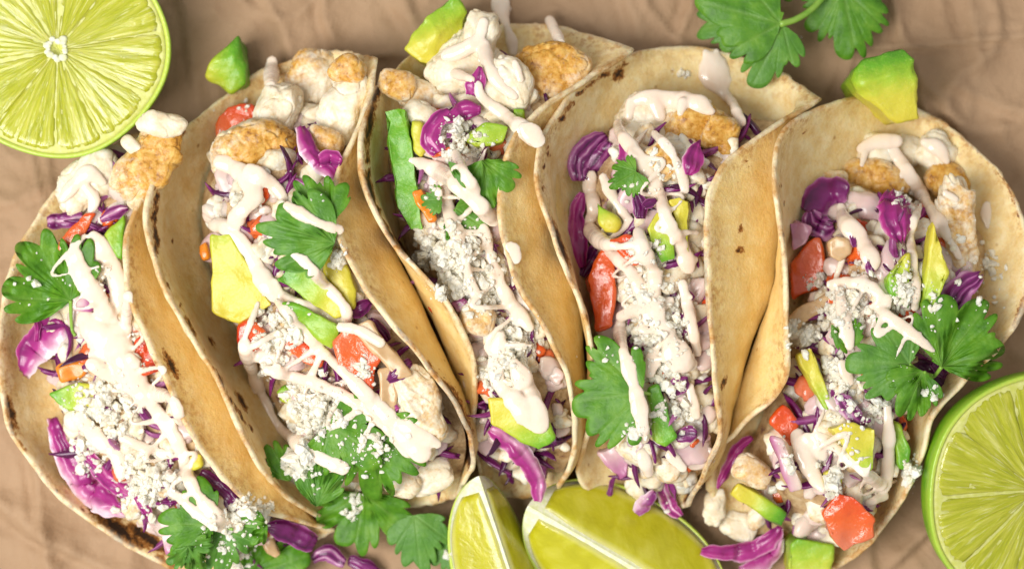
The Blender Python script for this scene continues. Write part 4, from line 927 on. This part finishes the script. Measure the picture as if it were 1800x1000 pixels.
avocado('yellow avocado piece framed by the sauce loop of the rightmost taco', [(1456,752,0),(1490,744,4),(1540,752,2),(1536,822,-4),(1522,834,-8),(1494,800,-2)], (.6,1,-.2), rise=28, depth=40, t0=.0, t1=.7)
avocado('dark green avocado piece inside the right rim of the rightmost taco', [(1566,736,0),(1582,744,2),(1602,790,0),(1596,830,-4),(1580,826,-4)], (.8,.3,.2), rise=24, depth=44, t0=.5, t1=.95)
avocado('olive yellow avocado corner above the bottom tomato', [(1448,828),(1476,822),(1482,850),(1462,862),(1448,850)], (0,1,0), rise=24, depth=30, t0=.1, t1=.6, round_=5)
avocado('avocado bar half yellow half dark green at the foot of the rightmost taco', [(1280,868,0),(1298,846,4),(1342,866,2),(1388,902,-2),(1376,930,-6),(1340,912,-2)], (1,.5,-.1), rise=34, depth=40, t0=.0, t1=1.05)
onion('white onion strip with violet edge at the lower left of the rightmost taco', [(1352,764,0),(1376,770,4),(1404,822,2),(1412,862,-4),(1390,868,-6),(1368,826,-2)], (-1,.3,.0), rise=28, depth=26, t0=-.1, t1=.9)
cabbage('thin magenta cabbage shred under the curled left rim of the rightmost taco', [(1322,768,14),(1296,790,22),(1276,828,20),(1262,858,8)], mat='bright_cabbage', layers=.7, t_lo=.35, rise=40)
cabbage('bow shaped magenta cabbage shred at the bottom right of the wedges', [(1232,968,20),(1282,972,28),(1330,964,32),(1362,940,28),(1372,924,14)], mat='bright_cabbage', layers=.6, t_lo=.4, rise=50)
cabbage('white and violet cabbage rib at the bottom edge beside the bow shaped shred', [(1300,1004,24),(1334,992,30),(1362,972,26),(1374,946,14)], mat='bright_cabbage', layers=.5, t_hi=.6, rise=40)
fish('pale fish lump below the avocado bar at the foot of the rightmost taco', 1300, 925, 36, 26, 20, rz=14, brown=-.1)
fish('small pale fish lump left of the avocado bar', 1256, 890, 20, 34, 10, rz=13, brown=-.05)
fish('tan fish morsel under the onion strip of the rightmost taco', 1320, 828, 38, 26, 30, rz=26, brown=.2)
# -- loose pieces on the paper and rims
avocado('green avocado wedge lying loose on the paper beside the large lime half', [(358,136,-10),(366,110,6),(420,60,-4),(434,112,-4),(432,150,-8),(404,164,-6),(410,100,14)], (1,-.5,0), h=100, depth=104, t0=.42, t1=1.0, round_=7, rough=3.2)
avocado('avocado wedge with yellow cut face resting on the top rim of the middle taco', [(712,86,-4),(748,28,4),(800,-8,0),(820,22,-6),(812,60,-10),(764,118,-8),(738,110,-2),(770,58,14)], (-.3,-1,-.2), h=150, depth=140, t0=.1, t1=1.0, round_=7, rough=3.2)
avocado('large avocado chunk with green top and yellow face above the rightmost taco', [(1494,138,-6),(1520,104,0),(1590,84,0),(1608,104,4),(1618,210,-16),(1574,216,-18),(1506,162,-8),(1514,150,10),(1602,118,12)], (-.15,-1,.0), h=190, depth=165, t0=.02, t1=1.0, round_=7, rough=3.2)
avocado('green avocado chunk at the bottom edge below the large pale tomato', [(1386,954,0),(1402,944,4),(1466,958,2),(1460,1010,-6),(1386,1012,-6)], (-.2,-1,.3), h=110, depth=112, t0=.3, t1=.8)
# ------------------------------------------------------------------ first layer of crumbled cheese, under leaves and sauce
crumbs('white cheese crumbles scattered through the leftmost taco', [(180,720,72,60,120,10),(255,850,60,62,110,10),(210,640,60,50,40,9),(160,780,40,40,40,12),(335,900,30,30,30,9),(440,905,40,34,70,9),(410,965,40,40,60,9),(155,820,26,26,8,13)])
crumbs('white cheese crumbles heaped in the second taco from left', [(488,592,46,52,90,10),(560,725,66,62,190,11),(540,680,40,30,40,9),(595,452,16,26,20,11),(470,640,30,30,40,9),(640,655,20,30,5,8),(430,360,30,30,20,10)])
crumbs('white cheese crumbles heaped in the middle taco', [(800,440,62,52,200,11),(850,500,46,50,110,10),(800,505,44,28,70,11),(905,590,44,50,110,10),(890,655,46,36,110,11),(800,232,34,28,34,10),(812,268,50,22,44,8),(745,450,24,20,20,9)])
crumbs('white cheese crumbles strewn over the second taco from right', [(1132,505,40,56,80,9),(1150,580,52,50,120,9),(1170,640,36,50,80,10),(1180,560,44,60,50,8),(1205,720,30,50,70,8),(1120,755,26,20,30,9),(1160,300,34,50,30,7),(1130,440,34,34,50,8)])
crumbs('white cheese crumbles strewn over the rightmost taco', [(1490,545,52,44,120,10),(1440,500,30,24,20,7),(1410,590,34,30,40,11),(1590,510,30,44,70,6),(1520,470,40,34,30,7),(1480,660,34,44,60,9),(1540,720,30,30,40,10),(1420,800,50,40,40,9),(1465,850,20,30,30,10),(1740,470,24,30,24,8),(1595,350,24,18,22,6),(1600,830,16,30,18,9)])
# ------------------------------------------------------------------ cilantro
cilantro('bright toothed cilantro leaf hanging over the upper left edge of the leftmost taco', 124, 528, -126, 162, lobes=3, spread=.72, wide=.9, curl=-.05, tilt=.05, lift=20, seed=1, stem=[(126,575),(132,590)])
cilantro('cilantro leaf at the bottom of the leftmost taco pointing left', 372, 922, 186, 112, lobes=3, spread=.85, seed=2, lift=22, stem=[(392,926),(410,930)])
cilantro('small cilantro leaf under cheese at the bottom edge of the leftmost taco', 392, 930, 95, 92, lobes=3, seed=3, lift=8, pale=.5)
cilantro('cilantro leaf in the bottom left corner of the cheese covered end', 330, 960, 60, 60, lobes=3, seed=33, lift=8, pale=.4)
cilantro('dark cilantro leaf half hidden under the lower rim of the second tortilla', 470, 922, 168, 56, lobes=2, seed=4, lift=4)
cilantro('dark green cilantro leaf cut off by the bottom edge left of the purple curl', 440, 1010, -22, 112, lobes=3, seed=5, lift=26)
cilantro('dark cilantro leaf in the second taco below the magenta and white cabbage leaf', 582, 392, -128, 112, lobes=3, spread=.75, wide=.9, seed=6, lift=20)
cilantro('large cilantro leaf under sauce in the middle of the second taco', 588, 428, 196, 168, lobes=3, spread=.62, wide=.8, seed=7, lift=22, curl=.05, pale=.35)
cilantro('large dark cilantro leaf dusted with cheese at the foot of the second taco', 640, 752, 78, 150, lobes=5, spread=.72, seed=8, lift=18)
cilantro('dark cilantro leaf under the sauce ends of the second taco', 580, 745, 40, 120, lobes=3, seed=9, lift=12)
cilantro('folded cilantro leaf beside the big cheese lump at the foot of the second taco', 556, 890, -82, 105, lobes=2, spread=.7, wide=.8, seed=10, lift=18, pale=.35)
cilantro('small bright cilantro leaf tucked behind the big cheese lump on the left', 510, 845, -118, 84, lobes=1, wide=.7, seed=11, lift=14)
cilantro('hanging cilantro leaf at the bottom centre below the second taco', 640, 868, 98, 128, lobes=3, spread=.85, seed=12, lift=30)
cilantro('pale blurred cilantro leaf on the paper left of the upright lime wedge', 728, 905, 82, 112, lobes=3, spread=.7, wide=.8, seed=13, h=75, pale=.7, drape=False)
cilantro('cilantro leaf tip poking out beside the upright lime wedge at the bottom edge', 792, 945, 70, 80, lobes=3, spread=.7, seed=14, h=60, pale=.5, drape=False)
cilantro('small pale cilantro leaf beside the orange tomato in the middle taco', 776, 352, 176, 44, lobes=3, spread=.8, seed=15, lift=18, pale=.4)
cilantro('bright cilantro leaf under the lower sauce stream of the middle taco', 800, 366, 35, 78, lobes=3, spread=.8, seed=16, lift=18)
cilantro('dark cilantro leaf under the right rim of the middle taco', 846, 282, 75, 98, lobes=3, spread=.6, seed=17, lift=8)
cilantro('narrow cilantro leaf between the two sauce streams of the middle taco', 788, 284, 50, 70, lobes=1, wide=.32, seed=18, lift=26, pale=.4)
cilantro('small curled cilantro leaf in the upper part of the second taco from right', 1118, 302, 150, 56, lobes=5, spread=.9, seed=19, lift=22)
cilantro('big bright toothed cilantro leaf at the lower left of the second taco from right', 1128, 690, 176, 136, lobes=5, spread=.72, wide=1.12, seed=20, h=282, curl=.12, drape=False, stem=[(1142,692)])
avocado('dark green avocado slice right of the lower sauce stream of the second taco from right', [(1138,680,-2),(1158,672,4),(1178,720,2),(1192,768,-4),(1172,786,-8),(1150,780,-6)], (.9,-.4,.0), rise=22, depth=40, t0=.72, t1=.98)
cilantro('pale cilantro leaf with deep teeth in the centre of the rightmost taco', 1598, 640, 186, 118, lobes=5, spread=.85, seed=21, lift=26, pale=.45, stem=[(1616,652),(1640,660)])
cilantro('dark cilantro leaf beneath the pale one in the rightmost taco', 1622, 652, 118, 92, lobes=3, spread=.7, seed=22, lift=8)
cilantro('large dark cilantro leaf hanging over the right rim of the rightmost taco', 1655, 645, -58, 165, lobes=3, spread=.68, wide=.85, seed=23, lift=26, curl=.05, stem=[(1640,662),(1625,654)])
cilantro('narrow cilantro leaf beside the left sauce finger of the rightmost taco', 1462, 570, 65, 62, lobes=1, wide=.3, seed=24, lift=14)
cilantro('cilantro leaf edge left of the pale toothed leaf in the rightmost taco', 1500, 610, -100, 66, lobes=2, wide=.5, seed=25, lift=12)
# loose sprig on the paper, top right
g0 = w(1400, 40, 20); sg = empty('cilantro_sprig', (g0.x, g0.y, 0)); tag(sg, 'loose cilantro sprig with stem and three leaves on the paper at top right', 'cilantro', 'cilantro leaves')
for (bx, by, an, R, hh, lo, sp2, wd, sd, tl, pl) in [(1372,42,196,165,120,3,.62,.85,31,.1,.15), (1375,44,118,125,110,3,.62,.8,32,.12,.5), (1482,-18,78,132,70,5,.75,.95,33,.0,.1), (1330,30,168,118,55,3,.7,.8,35,-.05,.6), (1405,-22,200,60,60,3,.7,.8,36,0,.2)]:
    V, F, vein, h0 = leaf_mesh(bx, by, an, R, h=hh, lobes=lo, spread=sp2, wide=wd, seed=sd, drape=False, tilt=tl, curl=.22)
    obj('leaf', V, F, M['cilantro'], parent=sg, attrs={'vein': vein, 'pale': np.full(len(V), pl)}, solid=True)
Vs, Fs = tube([(1370,43,118),(1400,34,108),(1430,14,95),(1460,-22,80),(1490,-70,60)], 6, 5.5); obj('stem', Vs, Fs, M['stem'], parent=sg)
Vs, Fs = tube([(1482,-18,72),(1470,-30,74),(1462,-44,74)], 4.5, 5); obj('stem', Vs, Fs, M['stem'], parent=sg)
# ------------------------------------------------------------------ sauce
sauce('creamy sauce streams over the filling of the leftmost taco', [
  [(128,432,11),(140,470,19),(162,510,23),(190,560,27)], [(165,415,14),(180,440,19),(205,490,20),(205,540,20)], [(150,560,22),(175,590,25),(215,600,23)], [(225,520,14),(222,560,14),(215,600,17)],
  [(200,590,27),(225,650,27),(255,700,20),(290,740,17),(318,790,14),(336,850,14),(372,898,14),(415,930,12)], [(160,640,16),(190,655,17),(240,660,19)],
  [(130,738,25),(132,742,22)], [(140,735,19),(175,775,16),(205,800,17),(212,835,12)], [(250,690,19),(300,700,14),(318,740,12)], [(215,770,12),(262,790,12),(300,800,11)], [(120,460,8),(150,520,11)], [(190,610,23),(170,625,19)], [(300,860,9),(350,905,11),(400,935,10)]], threads=[(120,430,260,700,50,9),(200,640,340,880,45,8)])
sauce('creamy sauce zigzag over the filling of the second taco from left', [
  [(388,286,16),(402,290,18),(430,310,22),(446,345,22),(420,375,22),(412,398,18)], [(376,396,14),(400,402,17),(432,436,17),(462,490,20),(482,520,15)],
  [(505,362,11),(528,376,13),(560,392,13),(596,404,13)], [(440,300,18),(480,325,16),(500,350,12)],
  [(484,495,11),(494,520,13),(545,540,14),(602,566,14),(606,540,13),(570,500,13),(535,460,13),(516,448,12)], [(488,530,11),(520,566,12),(570,620,13),(620,670,14),(670,720,16),(720,770,22),(740,795,28)],
  [(430,606,17),(440,640,16),(458,690,14),(482,740,14),(520,775,16),(566,806,17),(602,822,18)], [(600,575,12),(630,580,13),(668,602,15)], [(470,650,16),(510,660,12),(570,680,13),(630,710,13),(690,755,16),(720,790,22)], [(440,620,20),(490,630,12)], [(690,740,14),(735,760,14),(768,780,12)]], threads=[(430,560,660,760,50,9)])
sauce('creamy sauce streams over the filling of the middle taco', [
  [(840,150,12),(848,172,12),(890,205,14),(918,226,18),(940,242,22)], [(722,282,12),(736,286,16),(772,302,18),(810,330,18),(842,360,17),(868,388,16)], [(775,302,14),(784,345,13),(796,400,13),(812,440,12)], [(800,270,12),(815,300,13),(836,335,13)],
  [(850,400,12),(868,470,13),(890,520,14),(930,575,15)], [(880,590,14),(870,640,16),(880,680,16),(912,712,22),(938,742,26)], [(905,640,16),(930,690,22),(948,745,24)], [(862,610,18),(880,625,20)], [(808,400,10),(820,470,11),(836,520,11)]], threads=[(780,300,900,620,42,10)])
sauce('creamy sauce streams over the filling of the second taco from right', [
  [(1086,216,13),(1092,236,13),(1112,262,16),(1138,300,16),(1158,340,16),(1172,385,16),(1196,430,17),(1210,470,18)], [(1150,235,13),(1176,262,13),(1196,300,12),(1205,335,11)],
  [(1040,308,13),(1036,330,17),(1044,365,14),(1036,400,15),(1062,428,16),(1086,430,10)], [(1060,312,14),(1080,350,13),(1104,386,12)], [(1122,408,15),(1130,440,15),(1150,480,14),(1152,530,16),(1158,580,18)],
  [(1068,438,14),(1096,462,14),(1122,500,15),(1140,540,16)], [(1092,560,14),(1090,590,15),(1102,640,15),(1118,690,15),(1128,740,16),(1132,770,17)], [(1092,556,15),(1120,545,17),(1150,560,18),(1180,600,20)], [(1172,590,22),(1195,630,24),(1215,640,18)],
  [(1200,500,14),(1214,560,13),(1226,620,12)], [(1150,620,14),(1142,655,15)], [(1130,800,17),(1140,830,16)], [(1180,800,16),(1200,822,14)], [(1212,680,14),(1224,730,12)]], threads=[(1080,400,1180,640,50,10),(1120,230,1200,420,36,6)])
sauce('creamy sauce streams over the filling of the rightmost taco', [
  [(1560,252,16),(1580,280,17),(1612,330,15),(1640,372,14),(1664,412,13),(1686,452,11)], [(1478,364,16),(1486,390,19),(1512,420,20),(1530,452,18),(1538,470,10)], [(1618,362,9),(1604,395,10),(1602,440,10),(1610,490,10),(1608,540,10)], [(1476,510,12),(1480,545,14),(1488,580,13),(1494,608,11)],
  [(1540,540,11),(1580,570,13),(1620,600,12),(1640,616,8)], [(1460,500,14),(1520,500,14),(1560,530,13)], [(1480,640,14),(1494,670,12)], [(1560,716,12),(1562,750,13),(1562,800,15),(1556,846,16),(1540,868,14)], [(1402,764,17),(1412,800,19),(1432,838,16),(1446,860,11)], [(1440,766,14),(1474,790,13),(1516,826,13),(1548,852,16)], [(1420,770,18),(1446,800,16)], [(1524,884,12),(1556,872,13)]], threads=[(1460,480,1600,600,40,7),(1430,740,1560,860,40,6)])
sauce('thick white cream dollop over the fish at the top of the second taco from right', [[(1112,178,14),(1140,172,18),(1180,176,20),(1225,182,18),(1250,196,12)], [(1110,180,14),(1106,205,14)], [(1150,180,18),(1160,205,16)], [(1200,180,14),(1196,200,10)]], flat=.55)
sauce('white cream smeared over the fish flakes at the top of the rightmost taco', [[(1515,262,14),(1540,250,16),(1575,248,16)], [(1625,250,12),(1650,262,15),(1664,284,10)], [(1520,270,12),(1515,290,9)], [(1662,340,10),(1680,350,9)]], flat=.55)
sauce('white cream smeared over the big fish piece at the top of the middle taco', [[(785,98,14),(810,90,15),(840,70,16),(850,40,13)], [(850,80,15),(860,120,16),(880,150,15),(905,170,12)], [(800,130,14),(830,140,10)], [(905,110,9),(915,140,10)]], flat=.55)
sauce('white cream on the fish chunk at the top of the leftmost taco', [[(110,350,13),(130,325,16),(155,305,16),(180,320,13)], [(150,330,14),(165,350,16),(160,372,10)]], flat=.5)
sauce('sauce drop with thin tail on the upper right of the second taco from right', [[(1240,92,10),(1252,112,26),(1256,130,28),(1270,160,14),(1288,182,13),(1302,214,15)], [(1260,90,8),(1262,110,14)]])
sauce('sauce blob spilled across the rims above the middle taco', [[(920,224,14),(936,236,22),(944,246,20)]], flat=.22)
sauce('sauce smear on the outside of the right flap of the middle taco', [[(890,430,10),(900,440,18),(904,452,19)]], flat=.22)
sauce('white sauce drop at the top edge of the second taco from left', [[(478,108,17),(477,130,20),(476,152,16)]])
sauce('wavy sauce trail crossing the paper at the top of the middle taco', [[(882,-12,16),(880,14,20),(890,45,12),(900,75,12),(902,92,12)]])
sauce('short sauce tail on the top rim of the middle taco', [[(966,36,13),(974,52,13),(986,76,12)]])
sauce('white sauce drop on the right flap of the rightmost taco', [[(1735,362,12),(1734,380,15),(1736,398,12)]])
# ------------------------------------------------------------------ last dusting of cheese
crumbs('loose cheese crumbs on the sauce and leaves of the leftmost taco', [(175,700,60,50,44,6),(260,850,50,50,50,7),(70,490,50,50,8,6),(400,950,50,50,50,7),(440,900,34,30,40,9),(185,490,16,24,20,5)], 1)
crumbs('loose cheese crumbs on the sauce and leaves of the second taco from left', [(525,812,26,26,50,13),(640,770,70,60,40,7),(622,885,18,26,20,9),(640,650,22,30,12,7),(490,580,36,46,26,7),(560,730,50,50,50,8),(555,830,14,40,10,5),(668,785,30,24,24,7),(595,452,14,24,14,9),(640,800,50,50,20,5),(420,200,40,40,5,6),(535,330,50,40,6,4)], 2)
crumbs('loose cheese crumbs on the sauce and leaves of the middle taco', [(800,430,54,46,60,7),(850,480,40,40,30,7),(890,640,44,44,40,6),(840,245,50,24,20,6),(800,225,30,24,14,8),(760,330,30,40,8,5)], 2)
crumbs('loose cheese crumbs on the sauce and leaves of the second taco from right', [(1130,510,42,56,36,6),(1160,590,44,60,40,6),(1060,620,50,30,8,6),(1160,730,20,24,16,6),(1115,760,24,16,20,7),(1190,130,24,10,4,9),(1110,330,20,30,6,5),(1165,300,30,50,10,5)], 2)
crumbs('loose cheese crumbs on the sauce and leaves of the rightmost taco', [(1490,540,50,40,50,7),(1590,500,24,50,44,5),(1440,490,12,24,6,6),(1640,540,16,40,12,7),(1720,520,50,60,14,6),(1500,720,40,50,40,6),(1500,790,40,34,10,5),(1595,350,24,20,18,6),(1590,640,60,50,8,4),(1600,840,12,24,12,8),(1700,450,40,60,10,8),(1640,690,20,16,10,7)], 2)
crumbs('stray cheese crumbs lying between the lime wedges and on the paper', [(1410,66,6,6,1,7),(790,975,8,8,3,10),(1120,880,50,14,8,7),(1160,900,20,14,6,8),(820,945,6,6,1,8)], 1)
